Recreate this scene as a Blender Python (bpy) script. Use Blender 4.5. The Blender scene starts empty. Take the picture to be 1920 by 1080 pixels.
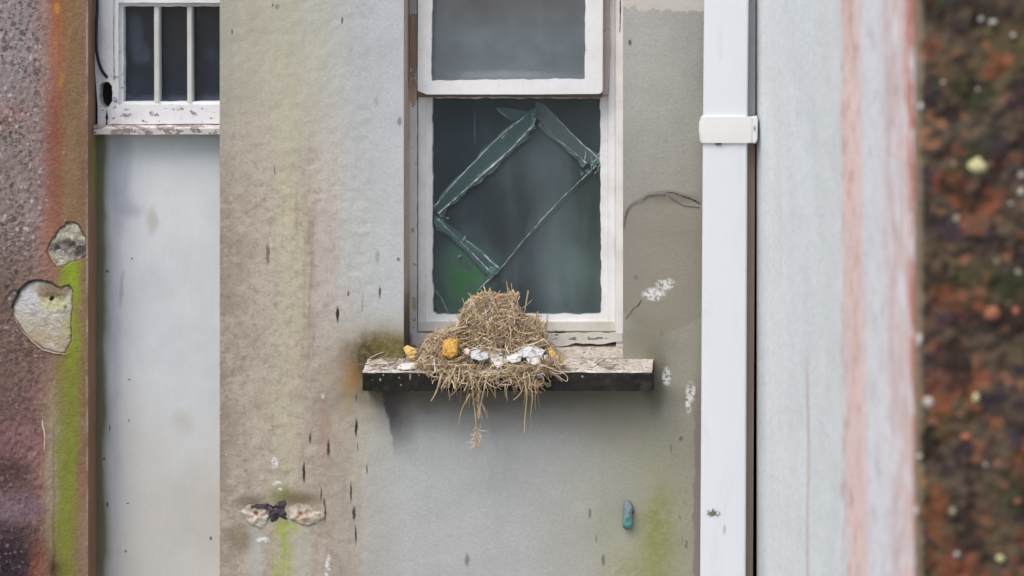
import bpy, bmesh, math, random
from mathutils import Vector, Matrix, noise as mn

random.seed(7)
SC = bpy.context.scene
COL = SC.collection

# ------------------------------------------------------------------ measures
S = 0.0008            # metres per photo pixel on the wall plane
Z0 = 1.9              # height of the middle of the view
XC, ZC, D = 0.432, Z0 + 0.48, 5.0     # camera position


def W(px, py, y=0.0):
    """point of the place that stands at depth y behind photo pixel px, py"""
    x0 = (px - 960) * S
    z0 = Z0 + (540 - py) * S
    k = (D + y) / D
    return Vector((XC + (x0 - XC) * k, y, ZC + (z0 - ZC) * k))


def Q(px, py, y):
    """wall pixel units (world planar) of that point"""
    w = W(px, py, y)
    return (w.x / S + 960, 540 - (w.z - Z0) / S)


# ------------------------------------------------------------------ colour
GAIN = 0.95


def lin(c):
    c = c / 255.0
    return c / 12.92 if c <= 0.04045 else ((c + 0.055) / 1.055) ** 2.4


def C(r, g, b, k=1.0):
    return tuple(min(0.9, lin(v) * k / GAIN) for v in (r, g, b)) + (1.0,)


# ------------------------------------------------------------------ node helper
class Mat:
    def __init__(s, name, rough=0.9, spec=0.2):
        s.m = bpy.data.materials.new(name)
        s.m.use_nodes = True
        s.t = s.m.node_tree
        s.bsdf = s.t.nodes['Principled BSDF']
        s.bsdf.inputs['Roughness'].default_value = rough
        s.bsdf.inputs['Specular IOR Level'].default_value = spec
        tc = s.t.nodes.new('ShaderNodeTexCoord')
        s.obj = tc.outputs['Object']
        sp = s.n('ShaderNodeSeparateXYZ', {0: s.obj})
        s.X, s.Y, s.Z = sp.outputs
        s.px = s.add(s.mul(s.X, 1 / S), 960)
        s.py = s.add(s.mul(s.Z, -1 / S), 540 + Z0 / S)
        s.pz = s.mul(s.Y, 1 / S)
        s.p = s.n('ShaderNodeCombineXYZ', {0: s.px, 1: s.py, 2: s.pz}).outputs[0]
        s.flat = s.n('ShaderNodeCombineXYZ', {0: s.px, 1: s.py}).outputs[0]
        s._w = {}

    def n(s, typ, ins=None, **props):
        nd = s.t.nodes.new(typ)
        for k, v in props.items():
            setattr(nd, k, v)
        for k, v in (ins or {}).items():
            if isinstance(v, bpy.types.NodeSocket):
                s.t.links.new(v, nd.inputs[k])
            else:
                if nd.inputs[k].type == 'VECTOR' and isinstance(v, tuple):
                    v = v[:3]
                nd.inputs[k].default_value = v
        return nd

    def math(s, op, a, b=0.0, clamp=False):
        return s.n('ShaderNodeMath', {0: a, 1: b}, operation=op, use_clamp=clamp).outputs[0]

    def add(s, a, b): return s.math('ADD', a, b)
    def mul(s, a, b, clamp=False): return s.math('MULTIPLY', a, b, clamp)
    def sub(s, a, b): return s.math('SUBTRACT', a, b)
    def mx(s, a, b): return s.math('MAXIMUM', a, b)

    def step(s, x, a, b, lo=0.0, hi=1.0):
        """smooth 0..1 as x runs from a to b (a may be above b)"""
        if a > b:
            a, b, lo, hi = b, a, hi, lo
        return s.n('ShaderNodeMapRange', {0: x, 1: a, 2: b, 3: lo, 4: hi}, interpolation_type='SMOOTHSTEP').outputs[0]

    def noise(s, size, detail=3.0, rough=0.55, st=(1, 1, 1), seed=0.0, vec=None, dist=0.0, color=False):
        v = s.n('ShaderNodeVectorMath', {0: vec or s.p, 1: (1 / size / st[0], 1 / size / st[1], 1 / size / st[2])}, operation='MULTIPLY').outputs[0]
        v = s.n('ShaderNodeVectorMath', {0: v, 1: (seed * 3.7, seed * 1.3, seed * 7.1)}, operation='ADD').outputs[0]
        nd = s.n('ShaderNodeTexNoise', {'Vector': v, 'Scale': 1.0, 'Detail': detail, 'Roughness': rough, 'Distortion': dist})
        return nd.outputs['Color' if color else 'Fac']

    def voro(s, size, seed=0.0, vec=None, feature='F1', rand=1.0):
        v = s.n('ShaderNodeVectorMath', {0: vec or s.p, 1: (1 / size,) * 3}, operation='MULTIPLY').outputs[0]
        v = s.n('ShaderNodeVectorMath', {0: v, 1: (seed * 3.7, seed * 1.3, seed * 7.1)}, operation='ADD').outputs[0]
        return s.n('ShaderNodeTexVoronoi', {'Vector': v, 'Scale': 1.0, 'Randomness': rand}, feature=feature)

    def warped(s, size, amt):
        k = (size, amt)
        if k not in s._w:
            c = s.noise(size, 3.0, 0.6, color=True, seed=size * 0.01)
            d = s.n('ShaderNodeVectorMath', {0: c, 1: (0.5, 0.5, 0.5)}, operation='SUBTRACT').outputs[0]
            d = s.n('ShaderNodeVectorMath', {0: d, 1: (amt, amt, 0)}, operation='MULTIPLY').outputs[0]
            s._w[k] = s.n('ShaderNodeVectorMath', {0: s.flat, 1: d}, operation='ADD').outputs[0]
        return s._w[k]

    def blob(s, cx, cy, rx, ry, soft=0.4, warp=(30, 14)):
        v = s.warped(*warp) if warp else s.flat
        v = s.n('ShaderNodeVectorMath', {0: v, 1: (1 / rx, 1 / ry, 0), 2: (-cx / rx, -cy / ry, 0)}, operation='MULTIPLY_ADD').outputs[0]
        d = s.n('ShaderNodeVectorMath', {0: v}, operation='LENGTH').outputs['Value']
        return s.step(d, 1 + soft, max(0.0, 1 - soft))

    def mix(s, a, b, f):
        nd = s.n('ShaderNodeMix', data_type='RGBA')
        nd.clamp_factor = True
        for i, v in ((0, f), (6, a), (7, b)):
            if isinstance(v, bpy.types.NodeSocket):
                s.t.links.new(v, nd.inputs[i])
            else:
                nd.inputs[i].default_value = v
        return nd.outputs[2]

    def scale(s, c, f):
        nd = s.n('ShaderNodeVectorMath', {0: c}, operation='SCALE')
        if isinstance(f, bpy.types.NodeSocket):
            s.t.links.new(f, nd.inputs['Scale'])
        else:
            nd.inputs['Scale'].default_value = f
        return nd.outputs[0]

    def vary(s, c, nz, k):
        """lighten / darken a colour with a noise value around 0.5"""
        return s.scale(c, s.add(s.mul(nz, 2 * k), 1 - k))

    def ramp(s, x, stops, x0, x1):
        nd = s.n('ShaderNodeValToRGB', {0: s.mul(s.sub(x, x0), 1.0 / (x1 - x0))})
        e = nd.color_ramp.elements
        while len(e) < len(stops):
            e.new(0.5)
        for el, (p, c) in zip(e, stops):
            el.position = (p - x0) / (x1 - x0)
        for el, (p, c) in zip(e, stops):
            el.position = (p - x0) / (x1 - x0)
            el.color = C(*c) if len(c) == 3 else c
        return nd.outputs[0]

    def color(s, c):
        if isinstance(c, bpy.types.NodeSocket):
            s.t.links.new(c, s.bsdf.inputs['Base Color'])
        else:
            s.bsdf.inputs['Base Color'].default_value = c
        return s

    def bump(s, h, dist=0.001, strength=1.0):
        b = s.n('ShaderNodeBump', {'Height': h, 'Distance': dist, 'Strength': strength})
        s.t.links.new(b.outputs[0], s.bsdf.inputs['Normal'])
        return s


# ------------------------------------------------------------------ object helpers
def tag(o, label=None, cat=None, group=None, kind=None):
    if label: o['label'] = label
    if cat: o['category'] = cat
    if group: o['group'] = group
    if kind: o['kind'] = kind
    return o


def thing(name, loc, label, cat, group=None, kind='thing'):
    o = bpy.data.objects.new(name, None)
    o.empty_display_size = 0.02
    o.location = loc
    COL.objects.link(o)
    return tag(o, label, cat, group, kind)


def abs_loc(o):
    v = Vector(o.location)
    while o.parent:
        o = o.parent
        v = v + Vector(o.location)
    return v


def link(name, me, mats, parent=None, smooth=False):
    o = bpy.data.objects.new(name, me)
    COL.objects.link(o)
    for m in (mats if isinstance(mats, (list, tuple)) else [mats]):
        me.materials.append(m.m if isinstance(m, Mat) else m)
    if parent:
        o.parent = parent
        # meshes are written in world measure: undo the base point of the thing
        if parent.type == 'EMPTY':
            o.matrix_parent_inverse = Matrix.Translation(-abs_loc(parent))
    if smooth:
        for p in me.polygons:
            p.use_smooth = True
    return o


def finish(name, bm, mats, parent=None, smooth=False, recalc=True):
    if recalc:
        bmesh.ops.recalc_face_normals(bm, faces=bm.faces)
    me = bpy.data.meshes.new(name)
    bm.to_mesh(me)
    bm.free()
    return link(name, me, mats, parent, smooth)


def from_data(name, vs, fs, mats, parent=None, smooth=False, midx=None):
    me = bpy.data.meshes.new(name)
    me.from_pydata([tuple(v) for v in vs], [], fs)
    if midx:
        for p, i in zip(me.polygons, midx):
            p.material_index = i
    me.update()
    return link(name, me, mats, parent, smooth)


def rect(x0, y0, x1, y1):
    return [(x0, y0), (x1, y0), (x1, y1), (x0, y1)]


def rag(pts, stepv=7.0, amp=1.2, seed=0, close=True):
    """walk round an outline in short steps and roughen it"""
    out = []
    n = len(pts)
    for i in range(n if close else n - 1):
        a, b = pts[i], pts[(i + 1) % n]
        L = math.hypot(b[0] - a[0], b[1] - a[1])
        k = max(1, int(L / stepv))
        for j in range(k):
            t = j / k
            x, y = a[0] + (b[0] - a[0]) * t, a[1] + (b[1] - a[1]) * t
            q = Vector((x * 0.06, y * 0.06, seed * 9.1))
            x += amp * (mn.noise(q) * 1.3 + 0.6 * mn.noise(q * 4.0))
            y += amp * (mn.noise(q + Vector((31, 7, 3))) * 1.3 + 0.6 * mn.noise(q * 4.0 + Vector((5, 41, 3))))
            out.append((x, y))
    if not close:
        out.append(pts[-1])
    return out


def plate(name, outer, holes, y0, y1, mats, parent=None, bevel=0.0):
    """an upright plate from outline and holes (photo pixels seen at its front y0), as thick as y1 - y0"""
    bm = bmesh.new()
    edges = []
    for loop in [outer] + list(holes):
        vs = [bm.verts.new(W(p[0], p[1], y0)) for p in loop]
        for i in range(len(vs)):
            edges.append(bm.edges.new((vs[i], vs[(i + 1) % len(vs)])))
    bmesh.ops.triangle_fill(bm, edges=edges, use_beauty=True, normal=(0, -1, 0))
    front = list(bm.faces)
    rim = [e for e in bm.edges if len(e.link_faces) == 1]
    r = bmesh.ops.extrude_face_region(bm, geom=front)
    vs = [g for g in r['geom'] if isinstance(g, bmesh.types.BMVert)]
    bmesh.ops.translate(bm, verts=vs, vec=(0, y1 - y0, 0))
    bmesh.ops.recalc_face_normals(bm, faces=bm.faces)
    if bevel > 0:
        es = [e for e in bm.edges if len(e.link_faces) == 2 and e.calc_face_angle(0) > 0.8
              and abs(e.verts[0].co.y - y0) < 1e-6 and abs(e.verts[1].co.y - y0) < 1e-6]
        bmesh.ops.bevel(bm, geom=es, offset=bevel, segments=2, affect='EDGES', clamp_overlap=True)
    return finish(name, bm, mats, parent)


def ribbon(name, pts, widths, y0, y1, mats, parent=None, jit=0.0, seed=0, stepv=6.0):
    """thin strip along a line of photo pixels, tapering as widths say"""
    P = []
    n = len(pts)
    for i in range(n - 1):
        a, b = pts[i], pts[i + 1]
        k = max(1, int(math.hypot(b[0] - a[0], b[1] - a[1]) / stepv))
        for j in range(k):
            t = j / k
            P.append((a[0] + (b[0] - a[0]) * t, a[1] + (b[1] - a[1]) * t, (i + t) / (n - 1)))
    P.append((pts[-1][0], pts[-1][1], 1.0))
    L, R = [], []
    for i, (x, y, t) in enumerate(P):
        q = P[min(i + 1, len(P) - 1)]
        o = P[max(i - 1, 0)]
        dx, dy = q[0] - o[0], q[1] - o[1]
        d = math.hypot(dx, dy) or 1
        nx, ny = -dy / d, dx / d
        f = t * (len(widths) - 1)
        k = min(int(f), len(widths) - 2)
        w = widths[k] + (widths[k + 1] - widths[k]) * (f - k)
        w *= 0.5 * (1 + 0.9 * mn.noise(Vector((i * 0.55, seed * 3.3, 1.7))))
        c = jit * mn.noise(Vector((i * 0.35, seed * 5.1, 8.0)))
        L.append((x + nx * (c + w), y + ny * (c + w)))
        R.append((x + nx * (c - w), y + ny * (c - w)))
    vs, fs = [], []
    for l, r in zip(L, R):
        vs += [W(l[0], l[1], y0), W(r[0], r[1], y0), W(l[0], l[1], y1), W(r[0], r[1], y1)]
    for i in range(len(L) - 1):
        a, b = 4 * i, 4 * (i + 1)
        fs += [(a, a + 1, b + 1, b), (a, b, b + 2, a + 2), (a + 1, a + 3, b + 3, b + 1), (a + 2, b + 2, b + 3, a + 3)]
    fs += [(0, 2, 3, 1), (4 * len(L) - 4, 4 * len(L) - 3, 4 * len(L) - 1, 4 * len(L) - 2)]
    return from_data(name, vs, fs, mats, parent)


def dome(name, outline, y0, height, mats, parent=None, rings=5, bumpy=0.0, seed=0, power=0.5):
    """a swelling (height > 0: towards the street) over an outline of photo pixels"""
    cx = sum(p[0] for p in outline) / len(outline)
    cy = sum(p[1] for p in outline) / len(outline)
    vs, fs = [], []
    n = len(outline)
    for r in range(rings):
        t = 1 - r / rings
        for p in outline:
            x, y = cx + (p[0] - cx) * t, cy + (p[1] - cy) * t
            h = height * (1 - t * t) ** power
            h += bumpy * mn.noise(Vector((x * 0.12, y * 0.12, seed * 4.0))) * (1 if r else 0)
            vs.append(W(x, y, y0 - h))
    vs.append(W(cx, cy, y0 - height - bumpy * mn.noise(Vector((cx * 0.12, cy * 0.12, seed * 4.0)))))
    for r in range(rings - 1):
        for i in range(n):
            j = (i + 1) % n
            fs.append((r * n + i, r * n + j, (r + 1) * n + j, (r + 1) * n + i))
    for i in range(n):
        fs.append(((rings - 1) * n + i, (rings - 1) * n + (i + 1) % n, len(vs) - 1))
    fs.append(tuple(range(n)))
    me_o = from_data(name, vs, fs, mats, parent, smooth=True)
    bm = bmesh.new(); bm.from_mesh(me_o.data)
    bmesh.ops.recalc_face_normals(bm, faces=bm.faces)
    bm.to_mesh(me_o.data); bm.free()
    return me_o


def span(a, b, stepv):
    k = max(1, int(round((b - a) / stepv)))
    return [a + (b - a) * i / k for i in range(k)]


def lines(*segs):
    """(a, b, step) runs joined to one list of grid lines"""
    out = []
    for a, b, st in segs:
        out += span(a, b, st)
    return out + [segs[-1][1]]


def wall_grid(name, xs, ys, fn, mat, parent=None, skip=None, smooth=True):
    """sheet of the wall face in wall pixel units; fn gives its depth in metres"""
    idx, vs, fs = {}, [], []
    for j in range(len(ys) - 1):
        for i in range(len(xs) - 1):
            if skip and skip((xs[i] + xs[i + 1]) / 2, (ys[j] + ys[j + 1]) / 2):
                continue
            f = []
            for a, b in ((i, j), (i + 1, j), (i + 1, j + 1), (i, j + 1)):
                if (a, b) not in idx:
                    idx[(a, b)] = len(vs)
                    vs.append(((xs[a] - 960) * S, fn(xs[a], ys[b]), Z0 + (540 - ys[b]) * S))
                f.append(idx[(a, b)])
            fs.append(tuple(f[::-1]))
    return from_data(name, vs, fs, mat, parent, smooth=smooth)


def quad(name, pts, mat, parent=None):
    return from_data(name, pts, [(0, 1, 2, 3)], mat, parent)


def inside(pt, poly):
    x, y = pt
    c = False
    n = len(poly)
    for i in range(n):
        a, b = poly[i], poly[i - 1]
        if (a[1] > y) != (b[1] > y) and x < (b[0] - a[0]) * (y - a[1]) / (b[1] - a[1]) + a[0]:
            c = not c
    return c


class Tubes:
    """many thin bent stalks gathered in one mesh, each with its own colour"""
    def __init__(s): s.v, s.f, s.c = [], [], []

    def add(s, pts, r0, r1, col, sides=4):
        n = len(pts)
        base = len(s.v)
        for i, p in enumerate(pts):
            t = (pts[min(i + 1, n - 1)] - pts[max(i - 1, 0)])
            if t.length < 1e-9: t = Vector((0, 0, 1))
            t.normalize()
            u = t.cross(Vector((0.31, 0.87, 0.38))).normalized()
            w = t.cross(u)
            r = r0 + (r1 - r0) * i / (n - 1)
            for k in range(sides):
                a = 2 * math.pi * k / sides
                s.v.append(p + (u * math.cos(a) + w * math.sin(a)) * r)
                s.c.append(col)
        for i in range(n - 1):
            for k in range(sides):
                a = base + i * sides + k
                b = base + i * sides + (k + 1) % sides
                s.f.append((a, b, b + sides, a + sides))
        s.f.append(tuple(base + k for k in range(sides))[::-1])
        s.f.append(tuple(base + (n - 1) * sides + k for k in range(sides)))

    def build(s, name, mat, parent=None):
        o = from_data(name, s.v, s.f, mat, parent)
        at = o.data.color_attributes.new('tone', 'FLOAT_COLOR', 'POINT')
        for i, c in enumerate(s.c):
            at.data[i].color = c
        return o


def spline(pts, sub=5):
    """Catmull-Rom through 3-D points"""
    P = [pts[0]] + list(pts) + [pts[-1]]
    out = []
    for i in range(1, len(P) - 2):
        a, b, c, d = P[i - 1], P[i], P[i + 1], P[i + 2]
        for j in range(sub):
            t = j / sub
            out.append(0.5 * ((2 * b) + (c - a) * t + (2 * a - 5 * b + 4 * c - d) * t * t + (3 * b - a - 3 * c + d) * t ** 3))
    out.append(pts[-1])
    return out


# =================================================================== MATERIALS
def mat_main():
    m = Mat('weathered_render', 0.92, 0.15)
    st = m.noise(46, 3, 0.6, st=(1, 9, 1), seed=1)
    fine = m.noise(16, 4, 0.65, seed=2)
    ux = m.add(m.px, m.mul(m.sub(st, 0.5), 70))
    ux = m.add(ux, m.mul(m.sub(fine, 0.5), 26))
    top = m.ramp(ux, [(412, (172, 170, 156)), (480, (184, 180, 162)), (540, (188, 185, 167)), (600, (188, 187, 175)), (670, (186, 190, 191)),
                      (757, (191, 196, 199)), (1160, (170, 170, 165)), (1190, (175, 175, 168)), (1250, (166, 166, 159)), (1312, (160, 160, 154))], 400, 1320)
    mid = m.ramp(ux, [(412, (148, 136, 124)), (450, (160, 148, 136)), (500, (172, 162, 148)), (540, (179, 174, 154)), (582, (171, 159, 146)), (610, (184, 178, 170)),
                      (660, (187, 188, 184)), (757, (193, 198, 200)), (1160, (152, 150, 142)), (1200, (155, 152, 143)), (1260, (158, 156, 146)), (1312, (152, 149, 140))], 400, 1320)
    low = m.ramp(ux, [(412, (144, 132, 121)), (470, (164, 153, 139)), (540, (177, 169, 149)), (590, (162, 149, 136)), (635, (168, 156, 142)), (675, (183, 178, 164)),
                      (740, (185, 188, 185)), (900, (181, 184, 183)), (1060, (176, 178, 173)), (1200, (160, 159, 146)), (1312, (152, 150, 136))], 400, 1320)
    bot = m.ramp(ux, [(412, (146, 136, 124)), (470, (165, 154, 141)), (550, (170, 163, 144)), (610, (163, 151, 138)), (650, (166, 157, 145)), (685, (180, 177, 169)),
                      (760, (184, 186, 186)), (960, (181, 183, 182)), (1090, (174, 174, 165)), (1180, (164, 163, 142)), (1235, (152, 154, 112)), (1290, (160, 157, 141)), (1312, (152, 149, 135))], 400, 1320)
    c = m.mix(top, mid, m.step(m.py, 60, 470))
    c = m.mix(c, low, m.step(m.py, 500, 760))
    c = m.mix(c, bot, m.step(m.py, 780, 1040))
    # the coarse mottle belongs to the brown damp zone on the left
    damp = m.mul(m.step(ux, 720, 560), m.step(m.py, 60, 420))
    c = m.scale(c, m.add(1.0, m.mul(damp, 0.17)))
    patch = m.step(m.noise(26, 6, 0.74, seed=5), 0.45, 0.58)
    c = m.mix(c, C(198, 190, 175), m.mul(m.mul(patch, damp), 0.42))
    dark = m.step(m.noise(15, 6, 0.76, seed=8), 0.49, 0.64)
    c = m.mix(c, C(126, 112, 99), m.mul(m.mul(dark, damp), 0.36))
    c = m.vary(c, m.noise(4.5, 4, 0.75, seed=4), 0.24)
    c = m.vary(c, m.noise(90, 4, 0.6, seed=11), 0.12)
    c = m.vary(c, m.noise(11, 3, 0.6, st=(1, 9, 1), seed=14), 0.035)
    speck = m.step(m.voro(17, 3).outputs['Distance'], 0.13, 0.03)
    c = m.mix(c, C(92, 82, 72), m.mul(m.mul(speck, m.add(m.mul(damp, 0.5), 0.14)), m.step(m.noise(60, 2, seed=3), 0.42, 0.6)))
    spk2 = m.step(m.voro(23, 9).outputs['Distance'], 0.1, 0.03)
    c = m.mix(c, C(222, 218, 210), m.mul(m.mul(spk2, damp), 0.6))

    def stain_shade(c, cx, cy, rx, ry, soft, col, k, warp=(30, 14), tex=None):
        f = m.mul(m.blob(cx, cy, rx, ry, soft, warp), k)
        if tex is not None:
            f = m.mul(f, tex)
        return m.mix(c, C(*col), f)
    rough = m.step(m.noise(14, 5, 0.7, seed=21), 0.34, 0.6)
    stk = m.step(m.noise(8, 3, 0.6, st=(1, 10, 1), seed=22), 0.35, 0.62)
    # yellow-green run and brown runs in the damp zone
    c = stain_shade(c, 545, 420, 22, 420, 0.8, (184, 180, 144), 0.3, (60, 50), stk)
    c = stain_shade(c, 580, 520, 9, 170, 0.8, (150, 132, 112), 0.5, (60, 26), stk)
    c = stain_shade(c, 556, 395, 4, 40, 0.6, (168, 142, 108), 0.4, (30, 8))
    c = stain_shade(c, 607, 800, 10, 60, 0.7, (172, 138, 122), 0.5, (30, 14))
    c = stain_shade(c, 622, 470, 10, 120, 0.8, (178, 160, 152), 0.4, (60, 26), stk)
    # moss and rust around the near end of the sill
    halo = m.add(m.mul(m.step(m.noise(12, 6, 0.75, seed=51), 0.3, 0.62), 0.6), 0.4)
    c = stain_shade(c, 726, 694, 104, 88, 0.42, (160, 148, 122), 0.6, (60, 34))
    c = stain_shade(c, 724, 688, 78, 62, 0.40, (104, 88, 54), 0.92, (50, 36), halo)
    c = stain_shade(c, 728, 650, 52, 22, 0.7, (112, 102, 44), 0.75, (24, 26), halo)
    c = stain_shade(c, 690, 668, 22, 36, 0.8, (72, 58, 40), 0.75, (30, 24), halo)
    c = stain_shade(c, 660, 712, 13, 26, 0.85, (170, 122, 66), 0.75, (24, 20), halo)
    c = stain_shade(c, 650, 745, 10, 34, 0.9, (186, 158, 108), 0.6, (24, 14), halo)
    c = stain_shade(c, 648, 660, 12, 36, 0.9, (146, 122, 106), 0.4, (24, 14))
    # dark bands and a purple stain under the sill
    c = stain_shade(c, 960, 744, 268, 26, 0.7, (104, 98, 88), 0.85, (60, 30))
    c = stain_shade(c, 950, 765, 275, 44, 0.7, (138, 134, 124), 0.5, (60, 30))
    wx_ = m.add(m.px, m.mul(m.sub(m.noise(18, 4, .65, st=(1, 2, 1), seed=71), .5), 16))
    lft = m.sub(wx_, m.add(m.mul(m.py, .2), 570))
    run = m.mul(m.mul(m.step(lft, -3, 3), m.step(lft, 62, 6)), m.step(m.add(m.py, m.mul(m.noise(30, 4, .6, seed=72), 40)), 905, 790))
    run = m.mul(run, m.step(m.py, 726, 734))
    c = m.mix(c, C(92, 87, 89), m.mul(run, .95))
    c = stain_shade(c, 1150, 790, 70, 50, 0.8, (150, 142, 124), 0.5, (60, 30))
    c = stain_shade(c, 1228, 706, 20, 56, 0.6, (92, 88, 74), 0.75, (40, 14))  # sill's cast shade beyond its right end, put into the colour
    c = stain_shade(c, 1215, 640, 44, 42, 0.8, (122, 118, 102), 0.6, (60, 26))
    # green algae low on the right
    c = stain_shade(c, 1235, 985, 26, 66, 0.7, (136, 140, 78), 0.7, (40, 22), rough)
    c = stain_shade(c, 1200, 1080, 60, 40, 0.8, (144, 146, 92), 0.55, (40, 22), rough)
    c = stain_shade(c, 1190, 925, 42, 42, 0.25, (168, 168, 158), 0.3, (30, 8))
    # algae below the two mortar plugs
    c = stain_shade(c, 528, 1060, 18, 90, 0.45, (164, 176, 82), 0.85, (40, 10), stk)
    c = stain_shade(c, 540, 992, 22, 14, 0.6, (158, 178, 62), 0.85, (20, 12), rough)
    c = stain_shade(c, 480, 1030, 14, 60, 0.6, (190, 190, 186), 0.6, (40, 12))
    c = stain_shade(c, 566, 1040, 16, 60, 0.6, (190, 188, 178), 0.5, (40, 12))
    c = stain_shade(c, 450, 1010, 22, 26, 0.7, (122, 112, 80), 0.6, (30, 14))
    c = stain_shade(c, 556, 936, 40, 14, 0.7, (112, 94, 72), 0.8, (30, 12))
    c = stain_shade(c, 470, 940, 26, 14, 0.7, (112, 100, 84), 0.7, (30, 12))
    c = stain_shade(c, 526, 925, 22, 14, 0.7, (128, 132, 76), 0.6, (30, 12))
    c = stain_shade(c, 1244, 492, 112, 128, 0.025, (138, 130, 116), 0.5, (16, 6))
    c = stain_shade(c, 1262, 372, 48, 10, 0.6, (112, 106, 98), 0.45, (30, 8))  # soft shade along the crack lip, put into the colour
    c = stain_shade(c, 1200, 640, 60, 60, 0.9, (132, 130, 112), 0.35, (60, 30))
    # old paint flakes above, right of the window
    fl = m.step(m.add(m.py, m.mul(m.noise(34, 5, 0.65, seed=31), 60)), 44, 58)
    right = m.step(m.px, 1150, 1160)
    c = m.mix(C(196, 193, 184), c, m.math('MAXIMUM', fl, m.sub(1, right)))
    c = m.mix(c, C(128, 122, 110), m.mul(m.mul(m.step(m.math('ABSOLUTE', m.sub(fl, 0.5)), 0.45, 0.1), right), 0.22))
    # strip by the downpipe: bare grey edge with ragged border
    ed = m.step(m.add(m.px, m.mul(m.noise(16, 4, 0.7, st=(1, 2.5, 1), seed=33), 26)), 1312, 1317)
    ed = m.mul(ed, m.step(m.py, 660, 770))
    c = m.mix(c, C(138, 128, 124), m.mul(ed, 0.9))
    e2 = m.step(m.noise(10, 4, 0.7, st=(1, 3, 1), seed=35), 0.56, 0.64)
    c = m.mix(c, C(112, 106, 98), m.mul(m.mul(e2, m.blob(1287, 985, 14, 70, 0.4)), 0.8))
    # brown strip in the corner behind the pipe
    cr = m.step(m.px, 1392, 1396)
    c = m.mix(c, m.mix(C(166, 166, 164), C(150, 130, 116), m.step(m.py, 240, 275)), cr)
    # bird droppings
    drop = m.step(m.noise(9, 4, 0.7, seed=41), 0.42, 0.52)
    for cx, cy, rx, ry in ((1226, 552, 20, 12), (1247, 532, 16, 10), (1250, 706, 8, 15), (1295, 736, 9, 17), (1291, 760, 5, 14), (515, 868, 5, 12),
                           (519, 906, 8, 4), (614, 1062, 4, 24), (494, 1012, 12, 5), (606, 742, 3, 5), (526, 918, 5, 3)):
        c = stain_shade(c, cx, cy, rx, ry, 0.35, (226, 226, 224), 0.95, (16, 12), drop)
    # little black drips and nail marks
    for x, y, h, w, k in ((642, 39, 6, 2, .8), (435, 59, 4, 2, .7), (502, 476, 20, 3.4, .6), (653, 551, 5, 1.7, .8), (712, 548, 10, 2, .9), (633, 590, 14, 2.6, 1),
                          (680, 566, 18, 1.4, .35), (668, 745, 8, 1.3, .7), (668, 802, 16, 2.6, 1), (582, 822, 9, 2, .85), (616, 840, 15, 3, .9), (570, 885, 19, 2.5, 1),
                          (671, 836, 8, 1.2, .6), (688, 880, 9, 1.4, .8), (602, 927, 12, 1.5, .9), (608, 942, 8, 1.8, .8), (610, 962, 17, 1.4, .9), (658, 923, 18, 1.8, .9),
                          (664, 963, 13, 2.8, .9), (667, 1003, 17, 1.8, .9), (876, 1050, 11, 4.4, .5), (1106, 963, 9, 3, .5), (1131, 1050, 10, 3.4, .55), (1118, 1011, 7, 2.4, .4),
                          (515, 320, 9, 1.4, .6), (1181, 80, 5, 3, .8), (749, 227, 7, 4, .5), (708, 482, 12, 4, .3), (747, 486, 4, 3, .6), (520, 12, 5, 4, .4), (511, 10, 3, 1.5, .8),
                          (1277, 822, 4, 4, .5), (1258, 840, 9, 2, .3), (705, 190, 8, 4, .2), (1240, 625, 6, 3, .25), (1192, 520, 4, 4, .3)):
        c = stain_shade(c, x, y, w, h, 0.5, (58, 52, 50), k, (12, 5))
    m.color(c)
    h = m.add(m.mul(m.noise(7, 5, 0.7, seed=4), 1.0), m.mul(m.noise(38, 4, 0.65, seed=5), m.add(m.mul(damp, 1.5), 0.7)))
    m.bump(h, 0.0016, 0.55)
    return m


def mat_reveal():
    m = Mat('shaded_reveal_render', 0.95, 0.1)
    c = m.mix(C(190, 174, 160), C(118, 106, 92), m.step(m.add(m.py, m.mul(m.noise(60, 3), 90)), 560, 660))  # shade on the grey reveal put into the colour as brown
    c = m.vary(c, m.noise(20, 4, 0.65, st=(1, 2, 1)), 0.25)
    m.color(c).bump(m.noise(7, 4, 0.7), 0.001, 0.6)
    return m


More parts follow.
